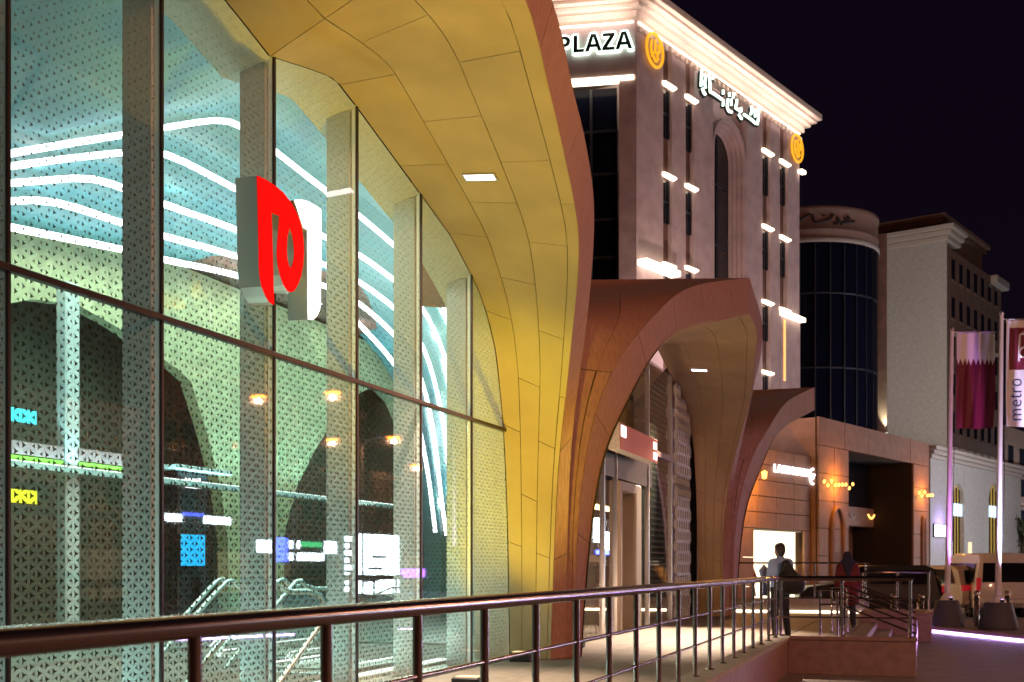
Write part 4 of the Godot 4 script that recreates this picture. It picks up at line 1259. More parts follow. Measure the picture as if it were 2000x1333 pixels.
		for p in pts: sh.append(p + Vector3(0.1, -0.02, -0.1))
		piece("lettering_shadow", tube(spread(sh, 8, 0), 0.1, 6), M.black, b)
	var fl := thing("added_facade_floodlight", "added floodlight on a short mast brightening the beige plaza building", "lamp", at_depth(1420, HORIZON, 43.0) * Vector3(1, 0, 1), "", f.basis)  # unseen mast lamp, added to lighten the facade
	piece("mast", tube([Vector3.ZERO, Vector3(0, 6.0, 0)], 0.07, 8), M.black, fl)
	piece("housing", box(Vector3(-0.3, 6.0, -0.1), Vector3(0.3, 6.4, 0.25), 0.03), M.black, fl)
	piece("lens", box(Vector3(-0.25, 6.05, -0.13), Vector3(0.25, 6.35, -0.101)), M.warm_dim, fl)
	spot(fl, fl.position + Vector3(0, 6.2, 0) - f.basis.z * 0.25, f * Vector3(8.0, 15.0, 0), Color(1.0, 0.72, 0.66), 80.0, 60, 1.0, 0.2)
	# the front with the dark glass bay
	var u2 := cam_dir(-5.4, 1.0)
	var f2 := Transform3D(Basis(-u2, Vector3.UP, (-u2).cross(Vector3.UP)), f.origin + u2 * 9.0)
	var g := group_part("front", b)
	g.global_transform = f2
	var vb: float = fu(f2, 1243, 146).y
	piece("name_band", box(Vector3(0, vb, -4), Vector3(8.99, top, 0.0), 0.02), M.stucco, g)
	piece("band_light", box(Vector3(0, vb - 0.16, -0.35), Vector3(8.9, vb - 0.01, 0.06)), M.warm, g)
	for k in prof.size():
		var q = prof[k]
		piece("cornice_course", box(Vector3(0, top + q[0] + 0.004, -4), Vector3(9.0 + q[1] * 0.6, top + q[0] + q[2], q[1] + 0.02), 0.03), M.cornice, g)
	piece("cove_strip", box(Vector3(0, top - 0.12, 0.02), Vector3(8.9, top - 0.07, 0.07)), M.warm, g)
	for i in 3: area(g, f2 * Vector3(1.5 + i * 3.0, top - 0.1, 0.85), -u2, f2.basis * Vector3(0, 0.75, -0.65), 2.6, 0.06, Color(1.0, 0.72, 0.6), 4.5)
	piece("glass_bay", box(Vector3(0, 0, -4), Vector3(8.2, vb - 0.17, -0.7)), M.curtain, g)
	piece("corner_pier", box(Vector3(8.35, 0, -3.5), Vector3(8.97, vb - 0.17, -0.02)), M.stucco, g)
	for y in [245, 330, 420, 495]:
		var v: float = fu(f2, 1180, y).y
		piece("bay_bar", box(Vector3(0, v - 0.05, -0.7), Vector3(8.22, v + 0.05, -0.6)), M.frame_blue, g)
	for px in [1155, 1228]:
		var x: float = fu(f2, px, 300, -0.7).x
		piece("bay_bar", box(Vector3(x - 0.05, 0, -0.7), Vector3(x + 0.05, vb - 0.2, -0.59)), M.frame_blue, g)
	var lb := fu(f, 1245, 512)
	piece("glowing_band_underside", box(Vector3(lb.x, lb.y - 0.12, -0.02), Vector3(fu(f, 1312, 520).x, lb.y + 0.1, 0.42), 0.02), M.warm, b)  # light on the underside of the band, put in as an emissive box
	# letters
	var c := fu(f2, 1161, 88)
	var h: float = fu(f2, 1161, 70).y - fu(f2, 1161, 105).y
	var t := ring_text("PLAZA", h, 0.05)
	var wd: float = fu(f2, 1234, 88).x - fu(f2, 1088, 88).x
	var sx: float = wd / t.get_aabb().size.x
	for o in [Vector3(-0.05, 0.05, 0.1), Vector3(0.05, 0.05, 0.1), Vector3(-0.05, -0.05, 0.1), Vector3(0.05, -0.05, 0.1), Vector3(0, 0.07, 0.1), Vector3(0, -0.07, 0.1)]:
		piece("letter_glow", t, M.halo, g, Vector3(c.x, c.y, 0) + o).scale = Vector3(sx, 1, 1)
	piece("letters", t, M.black, g, Vector3(c.x, c.y, 0.18)).scale = Vector3(sx * 0.985, 0.93, 1)

func round_tower() -> void:
	var c := at_depth(1575, HORIZON, 80.0)
	c.y = 0
	var r := 4.5
	var H := 24.0
	var b := thing("round_tower", "dark glass round tower with a stone crown band of carved script", "building", c)
	piece("glass_drum", lathe([[r - 0.12, 0.0], [r - 0.12, 22.1]], 48), M.curtain, b)
	piece("crown_lip", lathe([[r + 0.06, 21.75], [r + 0.1, 21.8], [r + 0.1, 22.05], [r - 0.1, 22.1]], 48), M.cornice, b)
	piece("crown_band", lathe([[r, 22.06], [r, 22.5], [r + 0.05, 22.53], [r + 0.05, 22.6], [r, 22.63], [r, H - 0.3], [r + 0.06, H - 0.25], [r + 0.06, H], [r - 0.5, H + 0.02]], 48), M.sand_wall, b)  # orange light on the crown is put into its colour
	for i in 30:
		var an := TAU * i / 30
		piece("mullion", box(Vector3(-0.04, 0, r - 0.14), Vector3(0.04, 21.8, r - 0.02)), M.frame_blue, b).rotation.y = an
	for y in [4.0, 9.3, 14.0, 18.6]: piece("ring_bar", lathe([[r - 0.13, y], [r - 0.03, y], [r - 0.03, y + 0.12], [r - 0.13, y + 0.12]], 48), M.frame_blue, b)
	var side := cam_dir(1.0, 0.0)
	piece("edge_pier", box(Vector3(-0.4, 0, -0.4), Vector3(0.4, 23.4, 0.4), 0.05), M.brown_wall, b, side * (r + 0.35))
	for s in [[175, 500, 215, 450, 195, 400, 190, 355], [215, 440, 300, 400, 390, 350], [445, 360, 440, 440, 470, 490, 560, 495, 680, 460, 750, 430, 800, 345], [625, 375, 655, 375], [815, 490, 850, 530, 890, 490, 880, 400], [900, 420, 920, 510], [930, 540, 1000, 500, 1180, 480], [1000, 430, 1080, 440, 1050, 370]]:
		var pts := []
		for i in range(0, s.size(), 2):
			var d := ray(1540 + s[i] / 9.09, 380 + s[i + 1] / 9.09)
			var o := Vector3(0, EYE, 0) - c
			var A := d.x * d.x + d.z * d.z
			var B := o.x * d.x + o.z * d.z
			var C := o.x * o.x + o.z * o.z - (r + 0.06) * (r + 0.06)
			var disc := B * B - A * C
			if disc > 0: pts.append(o + d * ((-B - sqrt(disc)) / A))
		if pts.size() > 1: piece("script_stroke", tube(spread(pts, 10, 0), 0.075, 6), M.dark, b)
	var l := thing("tower_floodlight", "small floodlight washing the edge of the pale wall beside the round tower", "lamp", c + side * (r + 0.35) + Vector3(0, 10.4, 0) + cam_dir(0.25, -1) * 0.75)
	piece("housing", box(Vector3(-0.15, -0.2, -0.15), Vector3(0.15, 0, 0.15), 0.02), M.black, l)
	piece("lens", box(Vector3(-0.1, 0.001, -0.1), Vector3(0.1, 0.02, 0.1)), M.sign_white, l)
	spot(l, l.position + Vector3(0, 0.1, 0), c + side * (r + 0.35) + Vector3(0, 15.5, 0), Color(0.85, 1.0, 0.75), 30.0, 26, 0.9, 0.05)

func mall() -> void:
	var u := cam_dir(0.742, 1.0)
	var f := frame(1600, 49.0, u)
	var b := thing("mall_building", "low sandstone mall with a tall dark entrance and orange lamp garlands", "building", f.origin, "", f.basis)
	var W: float = fu(f, 1815, 900).x
	var o0: float = fu(f, 1658, 900).x
	var o1: float = fu(f, 1785, 900).x
	var top: float = fu(f, 1700, 838).y
	var lint: float = fu(f, 1720, 893).y
	# stone panels on piers and lintel
	var cut := func(x0: float, x1: float, y0: float, y1: float, z: float, nx: int, ny: int, m: Material) -> void:
		for i in nx:
			for j in ny:
				piece("stone_panel", box(Vector3(lerpf(x0, x1, float(i) / nx) + 0.012, lerpf(y0, y1, float(j) / ny) + 0.012, z - 0.1), Vector3(lerpf(x0, x1, float(i + 1) / nx) - 0.012, lerpf(y0, y1, float(j + 1) / ny) - 0.012, z + 0.004 * ((i * 5 + j * 3) % 3)), 0.01), m, b)
	cut.call(0.0, o0, 0.0, lint, 0.0, 2, 6, M.sand_wall)
	cut.call(o1, W, 0.0, lint, 0.0, 1, 6, M.sand_wall)
	cut.call(0.0, W, lint, top, 0.0, 5, 1, M.sand_wall)
	piece("core_wall", box(Vector3(0.05, 0, -6), Vector3(o0 - 0.02, top - 0.03, -0.09)), M.joint, b)
	piece("core_wall", box(Vector3(o1 + 0.02, 0, -6), Vector3(W - 0.05, top - 0.03, -0.09)), M.joint, b)
	piece("core_wall", box(Vector3(o0 - 0.02, lint + 0.03, -6), Vector3(o1 + 0.02, top - 0.031, -0.09)), M.joint, b)
	piece("side_wall", box(Vector3(W - 0.04, 0, -7), Vector3(W, top - 0.01, -0.11)), M.sand_wall, b)
	piece("porch_back", box(Vector3(o0, 0, -3.2), Vector3(o1, lint + 0.1, -3.0)), M.sand_wall, b)
	var fy: float = fu(f, 1720, 985).y
	piece("porch_band", box(Vector3(o0 + 0.05, fy - 0.9, -2.4), Vector3(o1 - 0.05, fy, -1.9), 0.03), M.sand_wall, b)
	piece("porch_glass", box(Vector3(o0 + 0.1, fy + 0.02, -2.2), Vector3(o1 - 0.1, lint, -2.1)), M.window_dark, b)
	for i in 4:
		var x := lerpf(o0 + 0.5, o1 - 0.5, i / 3.0)
		var pts := []
		for k in 9: pts.append(Vector3(x - 0.4 + k * 0.1, fy - 0.5 + 0.18 * pow((k - 4) / 4.0, 2) + (0.02 if i % 2 else 0.0), -1.86))
		piece("band_ornament", tube(pts, 0.035, 6), M.sconce_glow if i % 3 == 0 else M.cornice, b)
	for i in 3: piece("porch_door", box(Vector3(lerpf(o0, o1, i / 3.0) + 0.2, 0, -2.98), Vector3(lerpf(o0, o1, (i + 1) / 3.0) - 0.2, 3.2, -2.9), 0.01), M.brown_wall, b)
	for e in [[0.8, 2.0], [W - 1.25, 0.6]]:
		var pts := []
		for k in 13: pts.append(Vector3(e[0] + e[1] * 0.5 - cos(PI * k / 12.0) * e[1] * 0.32, 3.2 + sin(PI * k / 12.0) * 1.0, 0.06))
		pts.push_front(Vector3(pts[0].x, 0.1, 0.06))
		pts.append(Vector3(pts[-1].x, 0.1, 0.06))
		piece("arch_moulding", tube(pts, 0.09, 6), M.sand_wall, b)
		piece("side_door", box(Vector3(e[0] + e[1] * 0.2, 0, -0.05), Vector3(e[0] + e[1] * 0.8, 2.4, 0.03)), M.brown_wall, b)
	# recessed wing with the shop window and lit name
	var z := -0.3
	var wl: float = fu(f, 1440, 900, z).x
	var wt: float = fu(f, 1560, 888, z).y
	var s0 := fu(f, 1473, 1032, z)
	var s1 := fu(f, 1572, 1038, z)
	cut.call(wl, -0.1, s0.y, wt, z, 4, 5, M.sand_wall)
	cut.call(wl, s0.x, 0.0, s0.y, z, 1, 3, M.sand_wall)
	cut.call(s1.x, -0.1, 0.0, s0.y, z, 1, 3, M.sand_wall)
	piece("wing_core", box(Vector3(wl, s0.y + 0.02, -7), Vector3(-0.02, wt - 0.03, z - 0.09)), M.joint, b)
	piece("wing_return", box(Vector3(-0.099, 0, -7), Vector3(0.0, top - 0.05, -0.115)), M.sand_wall, b)
	piece("upper_storey", box(Vector3(wl, wt - 0.03, -9), Vector3(-0.12, top + 0.6, -3.5)), M.sand_wall, b)
	var win := piece("shop_window", box(Vector3(s0.x, 0.4, z - 0.45), Vector3(s1.x, s0.y, z - 0.4)), M.shop_glow, b)
	piece("window_head", box(Vector3(s0.x, s0.y - 0.06, z - 0.4), Vector3(s1.x, s0.y, z - 0.1)), M.cornice, win)
	for i in 5:
		var xx := lerpf(s0.x + 0.25, s1.x - 0.25, i / 4.0)
		piece("display_item", lathe([[0.0, 0.5], [0.16, 0.5], [0.1, 0.9 + 0.2 * (i % 3)], [0.2, 1.2 + 0.25 * (i % 2)], [0.0, 1.7]], 10), [M.maroon, M.navy, M.cornice, M.brown_wall, M.sand_dark][i], win, Vector3(xx, 0.2, z - 0.2))
	area(b, f * Vector3((s0.x + s1.x) / 2, s0.y * 0.55, z - 0.05), u, f.basis.z, s1.x - s0.x - 0.2, s0.y * 0.7, Color(1, 0.85, 0.55), 3.0)
	var tp := fu(f, 1546, 921, z)
	var th: float = fu(f, 1546, 912, z).y - fu(f, 1546, 932, z).y
	var t := ring_text("LANDMARK", th * 0.75, 0.05)
	var nm := thing("shop_sign", "glowing white shop lettering with round mark on the orange lit wall", "sign", f * Vector3(tp.x, tp.y, z + 0.1), "", f.basis)
	var sx: float = (fu(f, 1575, 920, z).x - fu(f, 1505, 920, z).x) / t.get_aabb().size.x
	piece("lettering", t, M.sign_white, nm, Vector3(-0.15, 0, 0)).scale = Vector3(sx, 1, 1)
	var rp := []
	var cc: Vector3 = Vector3(fu(f, 1583, 926, z).x - tp.x, -0.1, 0)
	for i in 17: rp.append(cc + Vector3(cos(TAU * i / 16) * 0.26, sin(TAU * i / 16) * 0.3, 0))
	piece("round_mark", tube(rp, 0.05, 6), M.sign_white, nm)
	piece("round_mark", tube([cc + Vector3(-0.1, -0.1, 0.02), cc + Vector3(0.12, 0.1, 0.02)], 0.07, 6), M.sign_white, nm)
	# garlands of orange lamps on the piers
	for q in [[1601, 1657, 941, "on the wide pier of the mall entrance"], [1788, 1814, 963, "on the narrow pier at the end of the mall"]]:
		var a := fu(f, q[0], q[2])
		var e := fu(f, q[1], q[2])
		var gl := thing("lamp_garland", "string of small orange lamps %s" % q[3], "lamp", f * Vector3(a.x, a.y, 0.1), "orange lamp strings on the mall", f.basis)
		var n := 8 if q[0] < 1700 else 5
		var pts := []
		for i in n + 1:
			var p := Vector3((e.x - a.x) * i / n, -0.08 * (i % 2) - 0.06 * sin(i * 2.1), 0.1)
			pts.append(p)
			piece("bulb", lathe([[0.0, -0.09], [0.05, -0.05], [0.06, 0.0], [0.03, 0.06], [0.0, 0.07]], 8), M.sconce_glow, gl, p)
		piece("cord", tube(pts, 0.012, 5), M.black, gl)
		omni(gl, f * Vector3((a.x + e.x) / 2, a.y, 0.55), Color(1.0, 0.33, 0.03), 4.0 if q[0] < 1700 else 3.2, 0.1)
	var sc := thing("added_wall_lantern", "added orange lantern on the wall of the mall wing hidden behind the third arch", "lamp", f * Vector3(fu(f, 1448, 930, z).x, fu(f, 1448, 930, z).y, z + 0.9), "", f.basis)  # hidden lamp added to turn the wing wall orange
	piece("bracket", box(Vector3(-0.03, 0.1, -0.9), Vector3(0.03, 0.16, 0.0)), M.black, sc)
	piece("lantern_glass", lathe([[0.0, -0.16], [0.08, -0.12], [0.1, 0.1], [0.0, 0.16]], 10), M.sconce_glow, sc)
	omni(sc, sc.position, Color(1.0, 0.36, 0.02), 13.0, 0.08)
	var k := thing("cash_machine", "small kiosk with purple lit head inside the mall porch", "kiosk", f * Vector3(o0 + 0.8, 0, -1.2), "", f.basis)
	piece("body", box(Vector3(-0.5, 0, -0.3), Vector3(0.4, 2.7, 0.3), 0.04), M.brown_wall, k)
	piece("lit_head", box(Vector3(-0.75, 2.72, -0.4), Vector3(1.0, 3.5, 0.4), 0.05), M.purple_dim, k)

func pale_block() -> void:
	var u := cam_dir(0.742, 1.0)
	var f := frame(1850, 100.0, u)
	var u2 := cam_dir(-1.42, 1.0)
	var b := thing("pale_apartment_block", "tall pale apartment block with a white cornice and blank lit side wall", "building", f.origin, "", f.basis)
	var top: float = fu(f, 1850, 470).y
	piece("front_wall", box(Vector3(0, 0, -12.0), Vector3(16.0, top - 0.5, 0.0)), M.brown_wall, b)
	piece("blank_side_wall", box(Vector3(-0.12, 0, -12.0), Vector3(-0.005, top, 0.02)), M.pale_wall, b)
	for k in 3: piece("cornice_course", box(Vector3(-0.25 - 0.3 * k, top + 0.4 * k, -12.3), Vector3(3.2, top + 0.4 * k + 0.38, 0.2 + 0.3 * k), 0.05), M.cornice, b)
	piece("upper_storey", box(Vector3(1.2, top - 0.4, -12), Vector3(13.2, top + 1.7, -0.9)), M.brown_wall, b)
	for k in 2: piece("upper_cornice", box(Vector3(0.8 - 0.3 * k, top + 1.7 + 0.4 * k, -12.2), Vector3(13.5 + 0.2 * k, top + 2.1 + 0.4 * k, -0.6 + 0.3 * k), 0.05), M.brown_wall, b)
	piece("far_cornice", box(Vector3(12.6, top - 1.2, -3), Vector3(16.6, top - 0.4, 0.6), 0.1), M.cornice, b)
	for r in 7:
		for c in 7:
			var x := 1.2 + c * 2.1
			var y := 6.5 + r * 3.15
			var w := piece("window", box(Vector3(x, y, -0.02), Vector3(x + 0.85, y + 1.7, 0.03)), M.window_dark, b)
			piece("window_sill", box(Vector3(x - 0.12, y - 0.14, 0.0), Vector3(x + 0.97, y - 0.01, 0.14)), M.brown_wall, w)
			if r % 3 == 1: piece("window_hood", box(Vector3(x - 0.2, y + 1.75, 0.0), Vector3(x + 1.05, y + 1.95, 0.3)), M.cornice, w)
	var l := thing("wall_floodlight", "floodlight on the mall roof aimed at the blank pale wall", "lamp", at_depth(1765, 868, 80.0))
	piece("housing", box(Vector3(-0.2, -0.2, -0.2), Vector3(0.2, 0.0, 0.2), 0.03), M.black, l)
	piece("lens", box(Vector3(-0.15, 0.001, -0.15), Vector3(0.15, 0.02, 0.15)), M.warm_dim, l)
	spot(l, l.position + Vector3(0, 0.1, 0), at_depth(1775, 640, 102.0), Color(1.0, 0.88, 0.76), 190.0, 60, 1.0, 0.15)
	# podium with arched shopfronts
	f = frame(1818, 75.0, u)
	b = thing("arcade_building", "low pale arcade with arched shopfronts washed in purple light", "building", f.origin, "", f.basis)
	top = fu(f, 1840, 900).y
	var L := 21.0
	piece("wall", box(Vector3(0, 0, -5), Vector3(L, top, -0.3)), M.pale_wall, b)
	for k in 3: piece("cornice_course", box(Vector3(-0.2 * k, top + 0.25 * k, -5), Vector3(L + 0.2 * k, top + 0.25 * k + 0.24, 0.2 * k + 0.1), 0.03), M.cornice, b)
	var xs := []
	for px in [1862, 1884, 1932, 1955]: xs.append(fu(f, px, 1000).x)
	for q in [[0.0, xs[0]], [xs[1], xs[2]], [xs[3], L]]: piece("wall_pier", box(Vector3(q[0], 0, -0.29), Vector3(q[1], top - 0.01, 0), 0.02), M.pale_wall, b)
	for i in 2:
		var a: float = xs[i * 2]
		var e: float = xs[i * 2 + 1]
		var mid := (a + e) / 2
		var rad := (e - a) / 2
		var spring: float = fu(f, 1873 if i == 0 else 1944, 945).y - rad
		var sp := [Vector3(a, spring, -0.01), Vector3(a, top - 0.01, -0.01), Vector3(e, top - 0.01, -0.01), Vector3(e, spring, -0.01)]
		for k in 13: sp.append(Vector3(mid + cos(PI * k / 12.0) * rad, spring + sin(PI * k / 12.0) * rad, -0.01))
		piece("arch_head", slab(sp, Vector3(0, 0, 1), 0.28), M.pale_wall, b)
		var g := piece("arch_glazing", box(Vector3(a, 0, -0.3), Vector3(e, spring + rad, -0.28)), M.amber_glass, b)
		for k in 4: piece("glazing_bar", box(Vector3(lerpf(a, e, (k + 0.5) / 4.0) - 0.05, 0, -0.28), Vector3(lerpf(a, e, (k + 0.5) / 4.0) + 0.05, spring + rad * 0.8, -0.2)), M.black, g)
		piece("shop_board", box(Vector3(a + 0.1, spring - 0.9, -0.2), Vector3(e - 0.1, spring - 0.1, -0.1)), M.board_blue_dim, b)
	var lit := fu(f, 1900, 1000)
	piece("doorway_glow", box(Vector3(lit.x - 1.0, 0, 0.002), Vector3(lit.x - 0.2, 3.4, 0.02)), M.warm_dim, b)
	var p0 := fu(f, 1823, 1025)
	var p1 := fu(f, 1848, 1050)
	var s := thing("wall_lightbox", "bright white lightbox on the purple lit arcade wall", "sign", f * Vector3(p0.x, p1.y, 0.1), "", f.basis)
	piece("casing", box(Vector3(-0.05, -0.05, -0.1), Vector3(p1.x - p0.x + 0.05, p0.y - p1.y + 0.05, 0.0)), M.black, s)
	piece("lit_face", box(Vector3(0, 0, 0.001), Vector3(p1.x - p0.x, p0.y - p1.y, 0.02)), M.sign_white, s)
	area(s, f * Vector3((p0.x + p1.x) / 2, p0.y, 0.9), u, f.basis * Vector3(0, 0.1, -1), 1.2, 0.3, Color(0.42, 0.3, 1.0), 4.0)
	# dark block far away and the tree before it
	f = frame(1962, 130.0, u)
	b = thing("dark_apartment_block", "unlit apartment block far behind the flags", "building", f.origin, "", f.basis)
	piece("wall", box(Vector3(0, 0, -8), Vector3(26, fu(f, 1975, 835).y, 0)), M.brown_wall, b)
	for r in 3:
		piece("balcony_slab", box(Vector3(0.2, 5.0 + r * 3.4, 0), Vector3(25, 5.9 + r * 3.4, 0.9), 0.03), M.brown_wall, b)
		for c in 5: piece("window", box(Vector3(1.5 + c * 4.6, 6.1 + r * 3.4, -0.02), Vector3(3.6 + c * 4.6, 8.0 + r * 3.4, 0.03)), M.window_dark, b)
	var tr := thing("street_tree", "dark bushy tree standing before the unlit block", "tree", at_depth(1992, HORIZON, 92.0) * Vector3(1, 0, 1))
	piece("trunk", tube([Vector3.ZERO, Vector3(0.1, 1.5, 0), Vector3(0, 3.0, 0.1), Vector3(0.2, 4.4, 0)], 0.2, 8, 0.09), M.bark, tr)
	for k in 5: piece("limb", tube([Vector3(0.1, 2.6, 0), Vector3(cos(k * 1.3) * 0.8, 3.6, sin(k * 1.3) * 0.8), Vector3(cos(k * 1.3) * 1.5, 4.6, sin(k * 1.3) * 1.5)], 0.08, 6, 0.03), M.bark, tr)
	var st := begin()
	for i in 2600:
		var cl := Vector3(rng.randfn(), rng.randfn() * 0.8, rng.randfn()).normalized() * (1.0 - 0.4 * rng.randf())
		var c := Vector3(0, 4.4, 0) + cl * Vector3(1.9, 1.6, 1.9) * (0.8 + 0.3 * sin(cl.x * 7.0 + cl.y * 5.0))
		var a := Vector3(rng.randfn(), rng.randfn(), rng.randfn()).normalized() * 0.13
		var e := a.cross(Vector3(rng.randfn(), rng.randfn(), rng.randfn())).normalized() * 0.07
		tri(st, c - a, c + e, c + a)
		tri(st, c - a, c + a, c - e)
	piece("crown", done(st), M.leaf, tr)

# ---------------------------------------------------------------- flags, kerb and cars
func flags() -> void:
	var a := on_y(1822, 1232, 0.03)
	var e := on_y(2060, 1257, 0.03)
	var dir := (e - a).normalized()
	var n := Vector3(-dir.z, 0, dir.x)
	if n.z > 0: n = -n
	var o := [a, e + dir * 6, e + dir * 6 + n * 30, a + n * 30]
	for i in 4: o[i].y = 0.14
	setting("upper_pavement", slab(o, Vector3.UP, 0.14), M.pavement, "raised pavement carrying the flagpoles")
	var kb := thing("kerb", "dark kerb with a glowing violet strip of light along its foot", "kerb", Vector3(a.x, 0, a.z))
	for i in 8:
		var p := a + (e + dir * 6 - a) * i / 8.0
		var q := a + (e + dir * 6 - a) * (i + 1) / 8.0 - dir * 0.01
		var t := Transform3D(Basis(dir, Vector3.UP, dir.cross(Vector3.UP)), Vector3(p.x, 0, p.z))
		var st := begin()
		add_box(st, Vector3(0, 0.06, -0.14), Vector3(p.distance_to(q), 0.16, 0.14), t, 0.015)
		part("kerb_stone", done(st), M.plinth, kb)
	var ls := begin()
	var tl := Transform3D(Basis(dir, Vector3.UP, dir.cross(Vector3.UP)), Vector3(a.x, 0, a.z))
	var ll := a.distance_to(e) + 6.0
	var sgn := 1.0 if (-n).dot(dir.cross(Vector3.UP)) > 0 else -1.0
	add_box(ls, Vector3(0, 0.008, sgn * 0.06), Vector3(ll, 0.055, sgn * 0.1), tl)
	part("light_strip", done(ls), M.purple_led, kb)
	area(kb, tl * Vector3(ll / 2, 0.035, sgn * 0.14), dir, -n + Vector3(0, -0.2, 0), ll, 0.04, Color(0.6, 0.36, 1.0), 16.0)
	var spec := [[1851, 1225, 1166, 1860, 646, Color(0.72, 0.25, 1.0), 7.0], [1950, 1230, 1170, 1957, 616, Color(0.72, 0.62, 1.0), 16.0]]
	for i in 2:
		var q = spec[i]
		var base := on_y(q[0], q[1], 0.14)
		var z: float = -sa * base.x - ca * base.z
		var tp := at_depth(q[3], q[4], z)
		var mp := at_depth(q[0], q[2], z)
		var fl := thing("flagpole", "tall %s flagpole standing in a dark conical base" % ["violet lit white", "brightly lit white"][i], "flagpole", base, "flagpoles beside the kerb")
		var s := 1.0 if i == 0 else 1.12
		piece("cone_base", lathe([[0.0, 0.0], [0.44 * s, 0.0], [0.45 * s, 0.06], [0.31 * s, mp.y - base.y - 0.12], [0.29 * s, mp.y - base.y - 0.1], [0.0, mp.y - base.y - 0.1]], 28), M.pot, fl)
		piece("foot_cone", lathe([[0.19 * s, mp.y - base.y - 0.098], [0.17 * s, mp.y - base.y - 0.04], [0.08, mp.y - base.y + 0.1], [0.0, mp.y - base.y + 0.11]], 20), M.flag_white, fl)
		part("pole", tube([mp, tp], 0.082, 14, 0.05), M.flag_white, fl)
		part("finial", lathe([[0.0, 0.0], [0.06, 0.02], [0.05, 0.08], [0.0, 0.13]], 10, tp), M.aluminium, fl)
		part("halyard", tube([tp + Vector3(0.11, -0.2, 0.05), mp + Vector3(0.13, 1.5, 0.05)], 0.008, 5), M.black, fl)
		var up := thing("pole_spotlight", "small round spotlight on top of the %s cone base" % ["shaded", "brightly lit"][i], "lamp", mp + cam_dir(0.1, -1.0) * 0.23 + Vector3(0, -0.09, 0), "spotlights under the flags")
		piece("housing", lathe([[0.0, 0.0], [0.04, 0.0], [0.05, 0.07], [0.0, 0.071]], 12), M.black, up)
		piece("lens", lathe([[0.0, 0.08], [0.035, 0.078], [0.035, 0.072]], 12), M.purple_led, up)
		spot(up, up.position + Vector3(0, 0.11, 0), tp + Vector3(0.35, -1.0, 0) + cam_dir(0, -1) * 0.1, q[5], q[6] * 26.0, 10, 0.8, 0.03)
	# the two flags, hanging as banners
	for i in 2:
		var q = spec[i]
		var base := on_y(q[0], q[1], 0.14)
		var z: float = -sa * base.x - ca * base.z
		var x0: float = [1868, 1965][i]
		var x1: float = [1945, 2046][i]
		var y0: float = [651, 626][i]
		var y1: float = [838, 834][i]
		var c0 := at_depth(x0, y1, z)
		var rgt := cam_dir(1, 0)
		var bs := Basis(rgt, Vector3.UP, rgt.cross(Vector3.UP))
		var w := (x1 - x0) / F * z
		var h := (y1 - y0) / F * z
		var fl := thing("flag", ["maroon flag with white serrated top hanging from the violet pole", "white banner with maroon square logo and vertical blue lettering"][i], "flag", c0, "flags beside the kerb", bs)
		var wave := func(x: float, y: float) -> Vector3: return Vector3(x, y, 0.05 * sin(x * 9.0 + y * 0.8 + i) * (0.35 + 0.65 * (1.0 - y / h)) + 0.025 * sin(x * 21.0 - y * 2.0))
		var cloth := func(x_0: float, x_1: float, lo: Callable, hi: Callable, off: float) -> ArrayMesh:
			var st := begin()
			st.set_smooth_group(0)
			for a_ in 36:
				for b_ in 14:
					var v := []
					for k_ in [[0, 0], [1, 0], [1, 1], [0, 1]]:
						var xx := lerpf(x_0, x_1, (a_ + k_[0]) / 36.0)
						v.append(wave.call(xx, lerpf(lo.call(xx), hi.call(xx), (b_ + k_[1]) / 14.0)) + Vector3(0, 0, off))
					quad(st, v[0], v[1], v[2], v[3])
			return done(st)
		var zero := func(_x: float) -> float: return 0.0
		var full := func(_x: float) -> float: return h
		if i == 0:
			var zig := func(x: float) -> float: return h * 0.665 + h * 0.07 * absf(fposmod(x / w * 9.0, 1.0) - 0.5) * 2.0
			piece("maroon_field", cloth.call(0.0, w, zero, zig, 0.0), M.maroon, fl)
			piece("white_field", cloth.call(0.0, w, zig, full, 0.0), M.flag_white, fl)
		else:
			piece("white_cloth", cloth.call(0.0, w, zero, full, 0.0), M.flag_white, fl)
			var lo := func(_x: float) -> float: return h * 0.535
			var hi := func(_x: float) -> float: return h * 0.93
			piece("maroon_square", cloth.call(w * 0.09, w * 0.97, lo, hi, 0.006), M.maroon, fl)
			var ring := []
			for k in 25: ring.append(wave.call(w * (0.53 + 0.2 * cos(TAU * k / 24)), h * (0.7 + 0.055 * sin(TAU * k / 24))) + Vector3(0, 0, 0.014))
			piece("logo_ring", tube(ring, 0.028, 6), M.flag_white, fl)
			var bar := []
			for k in 9: bar.append(wave.call(w * 0.33, h * (0.62 + 0.03 * k)) + Vector3(0, 0, 0.014))
			for k in 9: bar.append(wave.call(w * (0.33 + 0.22 * sin(PI * k / 16.0)), h * (0.86 + 0.03 * sin(PI * k / 8.0))) + Vector3(0, 0, 0.014))
			piece("logo_stroke", tube(bar, 0.028, 6), M.flag_white, fl)
			var t := ring_text("metro", 0.30, 0.004, false)
			var m := piece("lettering", t, M.navy, fl, Vector3(w * 0.22, h * 0.25, 0.075))
			m.rotation.z = PI / 2
			for s in [[0.62, 0.06, 0.62, 0.2, 0.52, 0.24], [0.5, 0.3, 0.62, 0.3, 0.62, 0.36], [0.62, 0.4, 0.48, 0.42, 0.6, 0.47]]:
				var pts := []
				for k in range(0, s.size(), 2): pts.append(Vector3(w * s[k], h * s[k + 1], 0.075))
				piece("script_stroke", tube(spread(pts, 8, 0), 0.022, 6), M.navy, fl)
		piece("top_arm", tube([Vector3(-0.1, h + 0.03, 0), Vector3(w + 0.02, h + 0.03, 0)], 0.014, 6), M.aluminium, fl)

